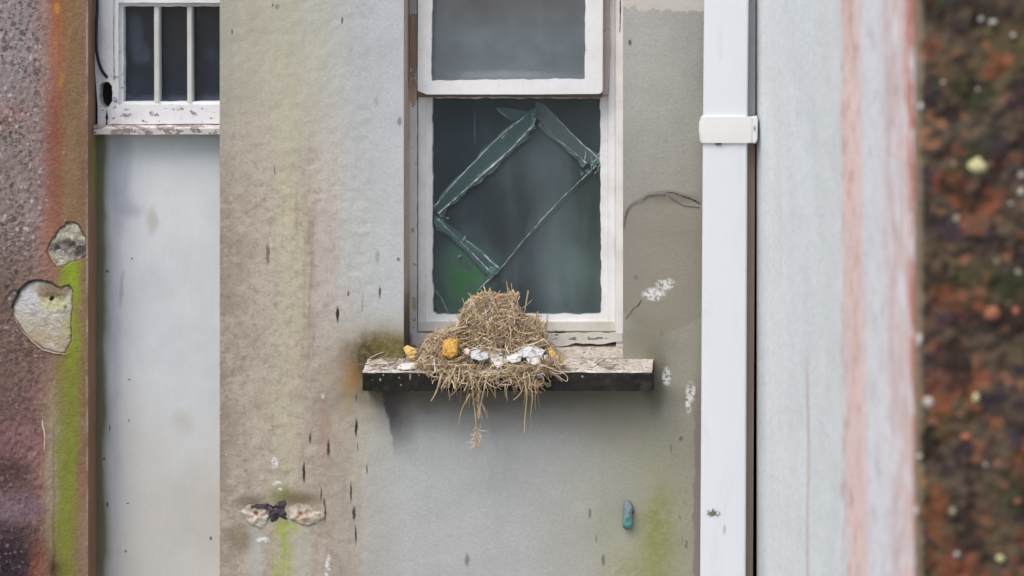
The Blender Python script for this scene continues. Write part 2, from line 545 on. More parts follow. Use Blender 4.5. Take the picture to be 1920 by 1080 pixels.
def mat_smooth():
    m = Mat('smooth_grey_render', 0.9, 0.15)
    big = m.noise(130, 4, 0.55, st=(1, 1.8, 1), seed=2)
    c = m.mix(C(187, 193, 195, 1.24), C(197, 201, 203, 1.24), m.step(big, 0.35, 0.65))
    c = m.mix(c, C(188, 184, 176, 1.15), m.mul(m.step(m.add(m.py, m.mul(big, 500)), 900, 1320), 0.8))

    def st(c, cx, cy, rx, ry, soft, col, k, warp=(60, 30)):
        return m.mix(c, C(*col), m.mul(m.blob(cx, cy, rx, ry, soft, warp), k))
    c = st(c, 212, 330, 24, 90, 0.5, (166, 176, 188), 0.55)
    c = st(c, 232, 400, 24, 14, 0.6, (172, 176, 190), 0.5)
    c = st(c, 275, 420, 10, 24, 0.6, (184, 182, 172), 0.6)
    c = st(c, 204, 700, 10, 420, 0.9, (180, 180, 200), 0.4)
    c = st(c, 218, 545, 4, 30, 0.6, (158, 156, 160), 0.5)
    c = st(c, 330, 800, 16, 20, 0.8, (190, 184, 166), 0.4)
    c = st(c, 350, 960, 60, 60, 0.8, (186, 182, 172), 0.4)
    c = m.vary(c, m.noise(30, 5, 0.6, seed=6), 0.07)
    c = m.vary(c, m.noise(6, 3, 0.6, st=(1, 5, 1), seed=7), 0.04)
    # green line of algae in the corner
    ux = m.add(m.px, m.mul(m.noise(40, 4, 0.6, st=(1, 3, 1), seed=9), 22))
    g = m.mul(m.step(ux, 212, 190), m.step(m.noise(140, 2, seed=4, st=(1, 2, 1)), 0.36, 0.55))
    c = m.mix(c, C(126, 132, 88), m.mul(g, 0.8))
    c = m.mix(c, C(112, 108, 92), m.mul(m.step(ux, 199, 190), 0.7))
    for x, y, w, h in ((236, 490, 3, 3), (231, 719, 4, 2), (228, 953, 4, 2), (194, 811, 2, 9), (190, 514, 4, 4), (230, 796, 2, 4), (224, 1043, 3, 4), (385, 1019, 4, 5), (190, 955, 3, 8), (184, 868, 3, 4)):
        c = st(c, x, y, w * .65, h * .65, 0.4, (58, 56, 54), 0.75, (18, 4))
    m.color(c)
    m.bump(m.add(m.noise(60, 4, 0.6), m.mul(m.noise(8, 3, 0.6), 0.35)), 0.0012, 0.45)
    return m


def mat_pier():
    m = Mat('stained_roughcast', 0.95, 0.12)
    nz = m.noise(26, 4, 0.6, seed=3)
    ux = m.add(m.px, m.mul(m.sub(nz, 0.5), 34))
    ux = m.add(ux, m.mul(m.sub(m.noise(70, 3, 0.5, st=(1, 5, 1), seed=6), 0.5), 30))
    A = m.ramp(ux, [(-40, (148, 138, 140)), (50, (156, 144, 144)), (84, (154, 130, 124)), (100, (154, 118, 104)), (115, (152, 106, 80)), (128, (144, 110, 82)), (148, (142, 114, 82)), (168, (142, 114, 98))], -60, 180)
    B = m.ramp(ux, [(-40, (138, 124, 119)), (50, (149, 135, 130)), (84, (150, 128, 124)), (100, (148, 108, 96)), (114, (142, 96, 80)), (132, (140, 114, 86)), (150, (136, 110, 84)), (168, (132, 108, 90))], -60, 180)
    Cc = m.ramp(ux, [(-40, (116, 99, 90)), (50, (124, 102, 93)), (85, (136, 108, 99)), (105, (144, 114, 96)), (128, (138, 116, 82)), (145, (142, 110, 86)), (168, (134, 106, 88))], -60, 180)
    Dd = m.ramp(ux, [(-40, (102, 79, 77)), (50, (124, 97, 94)), (78, (142, 108, 98)), (90, (152, 134, 112)), (104, (158, 146, 122)), (116, (140, 132, 88)), (150, (140, 112, 84)), (168, (142, 108, 92))], -60, 180)
    E = m.ramp(ux, [(-40, (60, 50, 58)), (40, (84, 67, 70)), (78, (122, 92, 84)), (92, (138, 120, 100)), (106, (130, 110, 88)), (125, (128, 112, 70)), (150, (138, 116, 92)), (168, (150, 120, 106))], -60, 180)
    c = m.mix(A, B, m.step(m.py, 90, 300))
    c = m.mix(c, Cc, m.step(m.py, 360, 580))
    c = m.mix(c, Dd, m.step(m.py, 640, 840))
    c = m.mix(c, E, m.step(m.add(m.py, m.mul(nz, 90)), 930, 1100))

    def st(c, cx, cy, rx, ry, soft, col, k, warp=(40, 20), tex=None):
        f = m.mul(m.blob(cx, cy, rx, ry, soft, warp), k)
        if tex is not None: f = m.mul(f, tex)
        return m.mix(c, C(*col), f)
    ot = m.step(m.noise(16, 5, .72, st=(1, 2, 1), seed=61), .3, .6)
    c = st(c, 110, 50, 13, 90, 0.8, (166, 96, 54), 0.6, (30, 30), ot)
    c = st(c, 113, 14, 7, 9, 0.6, (206, 152, 62), 0.6, (20, 12), ot)
    c = st(c, 122, 155, 5, 14, 0.6, (186, 140, 80), 0.4)
    c = st(c, 20, 215, 40, 30, 0.7, (164, 122, 108), 0.4)
    c = st(c, 105, 230, 14, 70, 0.8, (144, 82, 66), 0.5, (40, 24), ot)
    c = st(c, 40, 830, 44, 40, 0.8, (150, 110, 112), 0.5)
    c = st(c, 20, 880, 40, 28, 0.7, (78, 58, 56), 0.7)
    c = st(c, 40, 950, 44, 26, 0.6, (132, 112, 122), 0.8)
    c = st(c, 10, 1050, 70, 50, 0.7, (52, 42, 50), 0.8)
    c = st(c, 112, 1060, 16, 14, 0.7, (66, 48, 44), 0.8)
    c = st(c, 80, 1055, 16, 40, 0.7, (150, 90, 66), 0.5)
    c = st(c, 96, 440, 12, 60, 0.7, (166, 116, 100), 0.5)
    # grains: pale grit and dark pits
    grain = m.mul(m.step(m.px, 105, 70), 1.0)
    wv = m.warped(9, 9)
    pits = 0.0
    for sz, sd, th in ((9, 4, 0.56), (15, 14, 0.68), (6, 24, 0.6)):
        v = m.voro(sz, sd, wv)
        sep = m.n('ShaderNodeSeparateXYZ', {0: v.outputs['Color']}).outputs[0]
        pits = m.mx(m.mul(m.step(v.outputs['Distance'], 0.46, 0.3), m.step(sep, th, th + .08)), pits)
    pits = m.mul(pits, m.add(m.mul(m.mul(grain, 0.8), m.step(m.noise(60, 3, seed=91), .3, .6)), 0.1))
    c = m.mix(c, C(84, 74, 74), m.mul(pits, m.step(m.py, 900, 500, 0.35, 0.75)))
    g2 = 0.0
    for sz, sd, th in ((9, 7, 0.45), (14, 17, 0.6)):
        v2 = m.voro(sz, sd, wv)
        sp2 = m.n('ShaderNodeSeparateXYZ', {0: v2.outputs['Color']}).outputs[1]
        g2 = m.mx(m.mul(m.step(v2.outputs['Distance'], 0.36, 0.2), m.step(sp2, th, th + .1)), g2)
    c = m.mix(c, C(192, 184, 184), m.mul(m.mul(g2, m.add(m.mul(grain, 0.6), 0.1)), m.mul(m.step(m.noise(50, 3, seed=9), 0.36, 0.6), m.step(m.py, 760, 420, 0.3, 1.0))))
    c = m.vary(c, m.noise(5, 5, 0.75, seed=12), 0.42)
    c = m.vary(c, m.noise(14, 5, 0.7, st=(1, 5, 1), seed=71), 0.2)
    c = m.mix(c, C(178, 166, 152), m.mul(m.step(m.noise(20, 5, .72, st=(1, 1.6, 1), seed=72), .58, .7), .35))
    c = m.vary(c, m.noise(45, 4, 0.6, seed=13), 0.22)
    # bright green run of algae below the scars
    gx = m.add(m.px, m.mul(m.sub(m.noise(46, 5, 0.7, st=(1, 2.4, 1), seed=15), 0.5), 46))
    gx = m.add(gx, m.mul(m.sub(m.noise(7, 4, 0.75, seed=16), 0.5), 14))
    gc = m.add(138, m.mul(m.step(m.py, 700, 1000), -8))
    d = m.math('ABSOLUTE', m.sub(gx, gc))
    g = m.mul(m.step(d, 32, 2), m.step(m.add(m.py, m.mul(nz, 30)), 492, 512))
    g = m.mul(g, m.step(m.py, 1150, 930, 0.45, 1.0))
    gcol = m.mix(C(140, 164, 46), C(130, 136, 58), m.step(m.py, 530, 740))
    gcol = m.vary(gcol, m.noise(18, 4, 0.65, seed=17), 0.35)
    g = m.mul(g, m.step(m.noise(30, 5, .7, st=(1, 2.5, 1), seed=63), .2, .5))
    c = m.mix(c, gcol, m.mul(g, 0.86))
    arris = m.mul(m.step(m.px, Q(165, 540, -.02)[0] - 5, Q(165, 540, -.02)[0] - 2.5), m.step(m.noise(24, 4, .7, st=(1, 3, 1), seed=81), .42, .6))
    c = m.mix(c, C(188, 168, 152), m.mul(arris, .5))
    # brown return in the corner
    ret = m.step(m.Y, -0.0185, -0.016)
    rc = m.vary(m.mix(C(142, 112, 92), C(132, 138, 72), m.mul(m.mul(m.step(m.math('ABSOLUTE', m.sub(m.py, 320)), 90, 20), 0.7), m.step(m.Y, -0.01, 0.01))), m.noise(40, 4, 0.6, st=(1, 3, 1)), 0.3)
    c = m.mix(c, rc, ret)
    m.color(c)
    h = m.add(m.noise(6, 4, 0.7, seed=12), m.mul(pits, -0.5))
    m.bump(h, 0.0022, 0.8)
    return m


WING = [(1416, -0.05), (1716, -0.80)]


def wing_y(px):
    """depth at which the wing wall is met behind photo pixel px"""
    a, b = W(WING[0][0], 540, WING[0][1]), W(WING[1][0], 540, WING[1][1])
    lo, hi = -0.8, WING[0][1]
    for _ in range(50):
        y = (lo + hi) / 2
        x = a.x + (b.x - a.x) * (y - WING[0][1]) / (WING[1][1] - WING[0][1])
        p = (XC + (x - XC) * D / (D + y)) / S + 960
        if p > px: lo = y
        else: hi = y
    return y


def mat_wing():
    m = Mat('painted_grey_wall', 0.85, 0.2)
    rx = m.add(m.Y, m.mul(m.sub(m.noise(90, 4, 0.6, st=(1, 2, 1), seed=2), 0.5), 0.03))
    rx = m.add(rx, m.mul(m.sub(m.py, 200), 0.00004))
    stops = [(1718, (160, 104, 92)), (1712, (170, 108, 97)), (1704, (176, 122, 112)), (1697, (194, 172, 168)), (1684, (194, 176, 172)), (1666, (188, 174, 174)), (1656, (196, 193, 196)),
             (1640, (198, 200, 204)), (1622, (197, 198, 203)), (1612, (203, 187, 184)), (1598, (204, 180, 174)), (1582, (201, 181, 177)), (1573, (192, 195, 197)), (1545, (190, 196, 198)),
             (1500, (192, 198, 201)), (1450, (193, 198, 200)), (1430, (190, 195, 197)), (1418, (176, 178, 178))]
    y0, y1 = -0.83, -0.03
    c = m.ramp(rx, [(wing_y(p), C(*cc, 1.36)) for p, cc in stops], y0, y1)
    c = m.vary(c, m.noise(14, 5, 0.72, seed=5), 0.16)
    c = m.vary(c, m.noise(60, 4, 0.6, st=(1, 2.5, 1), seed=6), 0.1)
    sp = m.step(m.voro(22, 3).outputs['Distance'], 0.14, 0.05)
    c = m.mix(c, C(150, 148, 148), m.mul(sp, 0.4))
    # pale flakes on the pink bands
    fl = m.mul(m.step(m.noise(30, 4, 0.65, st=(1, 3, 1), seed=8), 0.5, 0.6), m.step(m.Y, wing_y(1626), wing_y(1680)))
    c = m.mix(c, C(214, 213, 218, 1.2), m.mul(fl, 0.85))
    gd = m.mul(m.step(m.noise(24, 5, 0.72, st=(1, 2, 1), seed=28), 0.52, 0.64), m.mul(m.step(m.Y, wing_y(1612), wing_y(1630)), m.step(m.Y, wing_y(1712), wing_y(1690))))
    c = m.mix(c, C(168, 160, 164), m.mul(gd, 0.4))
    pk = m.mul(m.step(m.noise(34, 4, 0.7, st=(1, 1.6, 1), seed=18), 0.46, 0.66), m.mul(m.step(m.Y, wing_y(1572), wing_y(1580)), m.step(m.Y, wing_y(1624), wing_y(1606))))
    c = m.mix(c, C(188, 142, 134), m.mul(pk, 0.5))
    gy = m.mul(m.step(m.noise(46, 5, 0.7, st=(1, 1.6, 1), seed=19), 0.5, 0.66), m.mul(m.step(m.Y, wing_y(1566), wing_y(1580)), m.step(m.Y, wing_y(1716), wing_y(1690))))
    c = m.mix(c, C(198, 194, 196, 1.2), m.mul(gy, 0.55))
    d = m.math('ABSOLUTE', m.sub(m.add(m.Y, m.mul(m.sub(m.noise(50, 3, st=(1, 4, 1), seed=11), 0.5), 0.02)), wing_y(1515)))
    c = m.mix(c, C(196, 168, 160), m.mul(m.mul(m.step(d, 0.014, 0.003), m.step(m.py, 560, 700)), 0.5))
    m.color(c)
    m.bump(m.add(m.noise(10, 4, 0.65), m.mul(m.noise(50, 4), 0.8)), 0.002, 0.5)
    return m


def mat_pebble():
    m = Mat('lichened_pebbledash', 0.95, 0.12)
    v = m.voro(17, 5)
    cs = m.n('ShaderNodeSeparateXYZ', {0: v.outputs['Color']})
    r1, r2 = cs.outputs[0], cs.outputs[1]
    big = m.noise(85, 4, 0.6, seed=2)
    base = m.mix(C(84, 72, 61), C(104, 90, 76), r1)
    base = m.mix(base, C(98, 88, 62), m.mul(m.step(m.noise(120, 5, 0.6, seed=2), 0.5, 0.62), 0.6))
    rust = m.mul(m.step(m.add(m.noise(105, 5, 0.7, seed=6), m.step(m.py, 200, 1000, -.01, .05)), 0.5, 0.58), m.step(r2, -0.3, 0.6))
    c = m.mix(base, C(138, 80, 58), m.mul(rust, 0.82))
    c = m.mix(c, C(176, 116, 86), m.mul(m.step(r1, 0.88, 0.93), 0.45))
    blue = m.step(m.noise(100, 4, 0.62, seed=9), 0.53, 0.6)
    c = m.mix(c, C(62, 54, 62), m.mul(blue, 0.85))
    moss = m.step(m.noise(110, 4, 0.62, seed=12), 0.55, 0.64)
    c = m.mix(c, C(58, 64, 42), m.mul(moss, 0.8))
    dk = m.step(m.noise(70, 5, 0.72, seed=15), 0.5, 0.6)
    c = m.mix(c, C(52, 45, 42), m.mul(dk, 0.85))
    pale = m.step(r2, 0.97, 0.98)
    c = m.mix(c, C(176, 166, 146), m.mul(pale, m.step(v.outputs['Distance'], 0.42, 0.22)))
    q = Q(1719, 540, -0.83)[0]
    edge = m.step(m.add(m.px, m.mul(m.noise(30, 4, 0.6, seed=17), 16)), q + 22, q + 10)
    c = m.mix(c, C(150, 136, 114), m.mul(edge, 0.8))
    c = m.vary(c, m.noise(40, 4, .6, seed=44), 0.3)
    c = m.vary(c, m.noise(9, 4, 0.7, seed=4), 0.3)
    m.color(c)
    m.bump(m.add(m.mul(v.outputs['Distance'], -1.0), m.noise(7, 3, 0.6)), 0.002, 0.5)
    return m


def mat_paint(name, base=(236, 237, 238), peel=0.62, regions=(), wood=(136, 118, 102), dirt=(188, 182, 168), rough=0.5, grime=0.3, size=20):
    """old white gloss paint: flakes open where regions (px ellipses) say, or everywhere beyond peel"""
    m = Mat(name, rough, 0.35)
    n1 = m.noise(size, 5, 0.68, st=(1.6, 1, 1), seed=2)
    bias = 0.0
    for cx, cy, rx, ry, k in regions:
        bias = m.add(m.mul(m.blob(cx, cy, rx, ry, 0.5), k), bias)
    f = m.add(n1, bias)
    hole = m.step(f, peel, peel + 0.02)
    rim = m.mul(m.step(f, peel - 0.05, peel - 0.01), m.sub(1, hole))
    g = m.noise(70, 4, 0.6, seed=5)
    c = m.mix(C(*base), C(*dirt), m.mul(m.step(g, 0.42, 0.75), grime))
    c = m.vary(c, m.noise(8, 4, 0.7, st=(1, 3, 1), seed=6), 0.08)
    c = m.mix(c, C(150, 146, 138), m.mul(m.step(m.noise(13, 5, .72, seed=16), .6, .72), .35))
    c = m.mix(c, C(240, 240, 240), m.mul(rim, 0.35))
    wd = m.vary(C(*wood), m.noise(6, 4, 0.6, st=(1, 8, 1), seed=8), 0.35)
    edge = m.mul(m.step(f, peel, peel + 0.012), m.step(f, peel + 0.04, peel + 0.014))
    wd = m.scale(wd, m.sub(1, m.mul(edge, 0.35)))
    c = m.mix(c, wd, hole)
    m.color(c)
    m.bump(m.add(m.mul(hole, -1.0), m.mul(m.noise(12, 4, 0.6), 0.25)), 0.0011, 0.8)
    return m


def simple(name, col, var=0.2, size=12, rough=0.85, spec=0.2, bumpd=0.001, st=(1, 1, 1), detail=4):
    m = Mat(name, rough, spec)
    nz = m.noise(size, detail, 0.65, st=st, seed=len(name))
    m.color(m.vary(C(*col), nz, var))
    if bumpd: m.bump(nz, bumpd, 0.7)
    return m


def glass(name, dust=0.08, dustcol=(150, 165, 170), tint=(0.86, 0.92, 0.9), extra=None, rough=0.03, refl=1.0):
    m = Mat(name)
    t = m.t
    t.nodes.remove(m.bsdf)
    out = [n for n in t.nodes if n.type == 'OUTPUT_MATERIAL'][0]
    tr = m.n('ShaderNodeBsdfTransparent', {0: tint + (1,)})
    gl = m.n('ShaderNodeBsdfGlossy', {'Color': (1, 1, 1, 1), 'Roughness': rough})
    fr = m.n('ShaderNodeFresnel', {'IOR': 1.5})
    b = m.n('ShaderNodeBump', {'Height': m.noise(120, 2, 0.5, seed=3), 'Distance': 0.002, 'Strength': 0.3})
    t.links.new(b.outputs[0], gl.inputs['Normal'])
    s1 = m.n('ShaderNodeMixShader', {0: m.mul(fr.outputs[0], refl), 1: tr.outputs[0], 2: gl.outputs[0]})
    f, c = dust, C(*dustcol)
    if extra:
        f, c = extra(m, dust, C(*dustcol))
    df = m.n('ShaderNodeBsdfDiffuse')
    if isinstance(c, bpy.types.NodeSocket): t.links.new(c, df.inputs[0])
    else: df.inputs[0].default_value = c
    s2 = m.n('ShaderNodeMixShader', {0: f, 1: s1.outputs[0], 2: df.outputs[0]})
    t.links.new(s2.outputs[0], out.inputs[0])
    return m


def lower_dust_reflection(m, dust, col):
    """film of dust on the broken lower pane, with green and whitish reflections painted in"""
    streak = m.noise(30, 4, 0.6, st=(1, 7, 1), seed=4)
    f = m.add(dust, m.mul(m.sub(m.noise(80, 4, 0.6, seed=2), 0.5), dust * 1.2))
    f = m.add(f, m.mul(m.blob(1035, 470, 34, 150, 0.9, (60, 40)), 0.2))  # whitish reflection, painted as pale haze in the film
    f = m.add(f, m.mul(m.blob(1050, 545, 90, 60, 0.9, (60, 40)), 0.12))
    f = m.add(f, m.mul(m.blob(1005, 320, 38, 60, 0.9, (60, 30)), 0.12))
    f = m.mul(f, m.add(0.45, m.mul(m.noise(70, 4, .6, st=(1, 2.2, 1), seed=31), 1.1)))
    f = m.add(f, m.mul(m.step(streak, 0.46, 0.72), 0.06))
    green_refl = m.mul(m.blob(860, 532, 42, 62, 0.9, (50, 34)), m.step(m.noise(40, 4, 0.6, seed=7), 0.2, 0.55))  # green reflection, painted into the film as colour
    green_refl2 = m.mul(m.blob(1085, 500, 50, 120, 0.9, (60, 30)), 0.07)
    f = m.add(f, m.mul(green_refl, 0.5))
    f = m.add(f, green_refl2)
    c = m.mix(col, C(84, 138, 92), m.math('MAXIMUM', green_refl, m.mul(green_refl2, 3)))
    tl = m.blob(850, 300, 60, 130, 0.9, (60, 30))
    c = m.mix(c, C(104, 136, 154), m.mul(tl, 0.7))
    # one scratch and tiny specks
    f = m.add(f, m.mul(m.blob(878, 246, 1.3, 26, 0.5, (40, 6)), 0.25))
    sp = m.step(m.voro(26, 8).outputs['Distance'], 0.06, 0.02)
    f = m.add(f, m.mul(sp, 0.2))
    return m.math('MAXIMUM', f, 0.0), c


def upper_dirt(m, dust, col):
    n1 = m.noise(90, 4, 0.6, seed=2)
    f = m.add(dust, m.mul(m.sub(n1, 0.5), 0.34))
    f = m.add(f, m.mul(m.blob(970, 110, 120, 60, 0.9, (60, 40)), 0.07))
    f = m.add(f, m.mul(m.blob(960, 10, 180, 26, 0.8, (60, 30)), 0.07))
    f = m.add(f, m.mul(m.blob(940, 142, 80, 7, 0.8, (30, 10)), 0.14))
    f = m.add(f, m.mul(m.sub(m.noise(6, 4, 0.7, seed=5), 0.5), 0.16))
    f = m.add(f, m.mul(m.sub(m.noise(20, 4, .6, st=(1, 5, 1), seed=6), .5), .1))
    c = m.mix(col, C(160, 160, 166), m.step(m.py, 70, 0))
    return f, c


def small_dirt(m, dust, col):
    f = m.add(dust, m.mul(m.step(m.noise(46, 4, 0.6, seed=3), 0.52, 0.75), 0.05))
    f = m.add(f, m.mul(m.blob(240, 60, 12, 36, 0.6, (30, 12)), 0.09))
    f = m.add(f, m.mul(m.blob(250, 100, 18, 20, 0.3, (30, 8)), 0.05))
    f = m.add(f, m.mul(m.step(m.add(m.py, m.mul(m.noise(22, 4, 0.6), 26)), 188, 206), 0.13))
    f = m.add(f, m.mul(m.step(m.voro(30, 2).outputs['Distance'], 0.05, 0.02), 0.3))
    return f, col


M_MAIN, M_REV, M_SMOOTH, M_PIER, M_WING, M_PEB = mat_main(), mat_reveal(), mat_smooth(), mat_pier(), mat_wing(), mat_pebble()
M_PAINT = mat_paint('old_white_paint', peel=0.73, regions=((800, 600, 60, 26, .05), (900, 625, 220, 10, .04)), grime=0.35)
M_RAIL = mat_paint('flaking_rail_paint', base=(214, 212, 206), peel=0.70, regions=((1038, 632, 20, 7, .2), (1075, 645, 60, 3, .2), (1140, 645, 30, 3, .12), (830, 600, 50, 12, .08)), grime=0.6, wood=(128, 120, 114), size=11)
q0 = Q(775, 80, .076)
M_LINING = mat_paint('flaking_lining_paint', base=(222, 221, 218), peel=0.64, regions=((q0[0], q0[1], 14, 52, .4), (q0[0], q0[1] + 92, 8, 26, .3), (q0[0], 480, 5, 70, .07), (q0[0] + 2, 600, 4, 40, .12)), wood=(196, 170, 150))
M_SASH = mat_paint('sash_paint', base=(236, 237, 238), peel=0.78, grime=0.2)
M_SMALLF = mat_paint('small_frame_paint', base=(234, 235, 237), peel=0.68, regions=((210, 185, 26, 70, .06), (300, 214, 130, 20, .09)), wood=(158, 148, 140), grime=0.4, size=12)
M_BAR = mat_paint('grey_bar_paint', base=(208, 210, 207), peel=0.7, grime=0.5, size=10)
M_SMALLS = mat_paint('small_sill_paint', base=(222, 218, 216), peel=0.58, regions=((300, 240, 140, 12, .08),), wood=(164, 146, 138), grime=0.4, size=12)
M_WOOD = simple('bare_brown_wood', (132, 116, 102), 0.4, 10, st=(6, 1, 1))
M_DARKGAP = simple('dark_joint', (40, 36, 33), 0.3, 10)
M_PVC = Mat('white_upvc', 0.32, 0.45)
_c = M_PVC.vary(C(227, 231, 235), M_PVC.noise(120, 3, 0.6, st=(1, 2, 1)), 0.025)
_c = M_PVC.mix(_c, C(190, 186, 172), M_PVC.mul(M_PVC.step(M_PVC.noise(30, 4, 0.6, st=(1, 5, 1), seed=3), 0.55, 0.8), 0.22))
_q = Q(1338, 962, -.085)
_f = M_PVC.mul(M_PVC.blob(_q[0], _q[1], 12, 7, 0.4, (14, 9)), M_PVC.step(M_PVC.noise(9, 3, seed=4), 0.36, 0.5))
_c = M_PVC.mix(_c, C(112, 112, 92), _f)
_f = M_PVC.blob(_q[0] + 20, _q[1] + 30, 2.5, 9, 0.6, (14, 5))
_c = M_PVC.mix(_c, C(170, 172, 166), M_PVC.mul(_f, 0.7))
M_PVC.color(_c).bump(M_PVC.noise(150, 2, 0.5), 0.002, 0.2)
M_BRACKET = simple('ivory_upvc', (232, 232, 230), 0.04, 60, 0.4, 0.4, 0.0004)
M_CABLE = simple('black_cable', (34, 36, 42), 0.15, 20, 0.45, 0.4, 0)
M_BLACK = simple('hole_dirt', (52, 40, 38), 0.4, 9)
M_G_LOW = glass('broken_pane_glass', 0.115, (142, 160, 166), tint=(.9, .93, .93), extra=lower_dust_reflection)
M_G_BAND = glass('glass_splinter', 0.15, (136, 168, 174), tint=(0.92, 0.97, 0.96), rough=0.08)
M_G_BAND2 = glass('dusty_glass_splinter', 0.2, (150, 172, 178), tint=(0.94, 0.97, 0.96), rough=0.08)
def edge_dirt(m, dust, col):
    return m.mul(dust, m.add(m.step(m.noise(16, 4, .7, seed=3), .4, .62), .22)), col


def glow_mask(m, dust, col):
    return m.mul(dust, m.step(m.noise(14, 4, .7, seed=5), .35, .7)), col


M_G_EDGE = glass('glass_break_edge', 0.8, (206, 224, 224), tint=(0.96, 0.99, 0.99), rough=0.15, extra=edge_dirt)
M_G_HAZE = glass('glass_break_powder', 0.3, (170, 206, 204), tint=(0.8, 0.9, 0.9), rough=0.2)
M_G_SOFT = glass('glass_break_glow', 0.2, (168, 196, 198), tint=(0.99, 1.0, 1.0), rough=0.3, extra=glow_mask)
M_G_UP = glass('dusty_upper_glass', 0.25, (176, 188, 196), extra=upper_dirt, rough=0.15)
M_G_SMALL = glass('small_window_glass', 0.055, (142, 156, 186), extra=small_dirt)
M_ROOM = simple('dim_room_plaster', (120, 122, 128), 0.3, 120, bumpd=0)

# sill: black algae on the front, pale grit on top
M_SILLF = Mat('black_sill_face', 0.85, 0.2)
_c = M_SILLF.vary(C(42, 40, 39), M_SILLF.noise(14, 5, 0.7), 0.45)
_c = M_SILLF.mix(_c, C(30, 34, 22), M_SILLF.mul(M_SILLF.step(M_SILLF.px, 800, 700), 0.6))
_c = M_SILLF.mix(_c, C(70, 66, 62), M_SILLF.mul(M_SILLF.step(M_SILLF.noise(40, 4, seed=3), 0.5, 0.7), 0.5))
_f = M_SILLF.mul(M_SILLF.step(M_SILLF.voro(15, 3).outputs['Distance'], 0.1, 0.03), M_SILLF.step(M_SILLF.noise(60, 3, seed=7), 0.5, 0.62))
_c = M_SILLF.mix(_c, C(150, 150, 144), M_SILLF.mul(_f, 0.6))
for _x, _y, _w, _h in ((713, 712, 2.5, 4), (769, 706, 2.5, 9), (752, 722, 2, 3), (719, 703, 2, 3), (1092, 706, 3, 3), (748, 708, 2, 2)):
    _q = Q(_x, _y, -.06)
    _c = M_SILLF.mix(_c, C(190, 190, 184), M_SILLF.mul(M_SILLF.blob(_q[0], _q[1], _w * .55, _h * .6, .5, (14, 2)), .7))
_f = M_SILLF.mul(M_SILLF.step(M_SILLF.add(M_SILLF.py, M_SILLF.mul(M_SILLF.noise(18, 5, .72, seed=9), 26)), Q(950, 716, -.06)[1], Q(950, 706, -.06)[1]), .55)
_c = M_SILLF.mix(_c, C(112, 106, 98), _f)
M_SILLF.color(_c).bump(M_SILLF.noise(9, 5, 0.7), 0.0015, 0.7)
M_SILLT = Mat('gritty_sill_top', 0.95, 0.1)
_n = M_SILLT.noise(10, 5, 0.75, seed=2)
_c = M_SILLT.mix(C(182, 172, 162), C(210, 204, 196), M_SILLT.step(_n, 0.38, 0.62))
_c = M_SILLT.mix(_c, C(136, 122, 108), M_SILLT.mul(M_SILLT.step(M_SILLT.noise(26, 5, 0.7, seed=5), 0.5, 0.66), 0.5))
_w = M_SILLT.step(M_SILLT.noise(22, 5, 0.72, seed=15), 0.5, 0.62)
for _x, _y, _rx, _ry in ((930, 676, 60, 30), (1000, 670, 70, 30), (735, 690, 70, 20), (1130, 690, 40, 14)):
    _c = M_SILLT.mix(_c, C(226, 225, 222), M_SILLT.mul(M_SILLT.mul(M_SILLT.blob(_x, _y, _rx, _ry, .6), _w), .85))
M_SILLT.color(_c).bump(_n, 0.001, 0.6)

M_STRAW = Mat('dry_straw', 0.75, 0.25)
_a = M_STRAW.n('ShaderNodeAttribute', attribute_name='tone')
M_STRAW.color(M_STRAW.vary(_a.outputs['Color'], M_STRAW.noise(6, 3, 0.6), 0.25))
M_CORE = Mat('nest_earth', 1.0, 0.05)
_n = M_CORE.noise(9, 5, 0.75)
_c = M_CORE.mix(C(84, 70, 56), C(160, 138, 110), M_CORE.step(_n, 0.4, 0.66))
M_CORE.color(_c).bump(_n, 0.006, 1.0)

# =================================================================== GROUND, ROOMS
M_GROUND = Mat('yard_concrete', 0.95, 0.1)
_n = M_GROUND.noise(600, 5, 0.65)
M_GROUND.color(M_GROUND.vary((0.2, 0.2, 0.18, 1), _n, 0.3))
g = quad('ground', [(-60, -90, 0), (60, -90, 0), (60, 30, 0), (-60, 30, 0)], M_GROUND)
tag(g, 'grey concrete yard in front of the old wall', 'ground', kind='structure')


def room(name, x0, x1, z0, z1, y0, y1, label):
    vs = [(x, y, z) for y in (y0, y1) for z in (z0, z1) for x in (x0, x1)]
    fs = [(4, 5, 7, 6), (0, 4, 6, 2), (1, 3, 7, 5), (0, 1, 5, 4), (2, 6, 7, 3)]
    o = from_data(name, vs, fs, M_ROOM)
    tag(o, label, 'room', kind='structure')


room('room', -0.45, 0.42, 1.2, 2.9, 0.115, 1.6, 'dim room behind the broken window')
room('room', -1.1, -0.46, 1.9, 2.9, 0.085, 1.3, 'dim room behind the barred little window')

# =================================================================== MAIN WALL
TOPV, BOTV = -1700, 2375
OPEN = (757, 1168, -330, 671)


def main_depth(px, py):
    d = 0.0006 * mn.noise(Vector((px * .02, py * .02, 2.2))) + 0.0012 * mn.noise(Vector((px * .005, py * .004, 7.7)))
    k = 1.0
    for e in (412, 757):
        k = min(k, abs(px - e) / 12.0)
    d *= min(1, k)
    if 412 < px < 700:       # coarse damp zone
        d += 0.0009 * mn.noise(Vector((px * .07, py * .07, 4.0))) * min(1, (px - 412) / 20)
    if px >= 1168:           # upper coat of render stands a little proud above the curved crack
        cr = crack_line(px)
        if py < cr - 1: d -= 0.0008 * min(1.0, (cr - 1 - py) / 3.0) * min(1.0, max(0.0, 1 - (cr - py - 60) / 240.0))
    return d


CRACK = [(1168, 430), (1171, 410), (1180, 388), (1195, 378), (1205, 376), (1217, 366), (1240, 363), (1249, 360), (1262, 361), (1290, 371), (1312, 380), (1420, 384)]


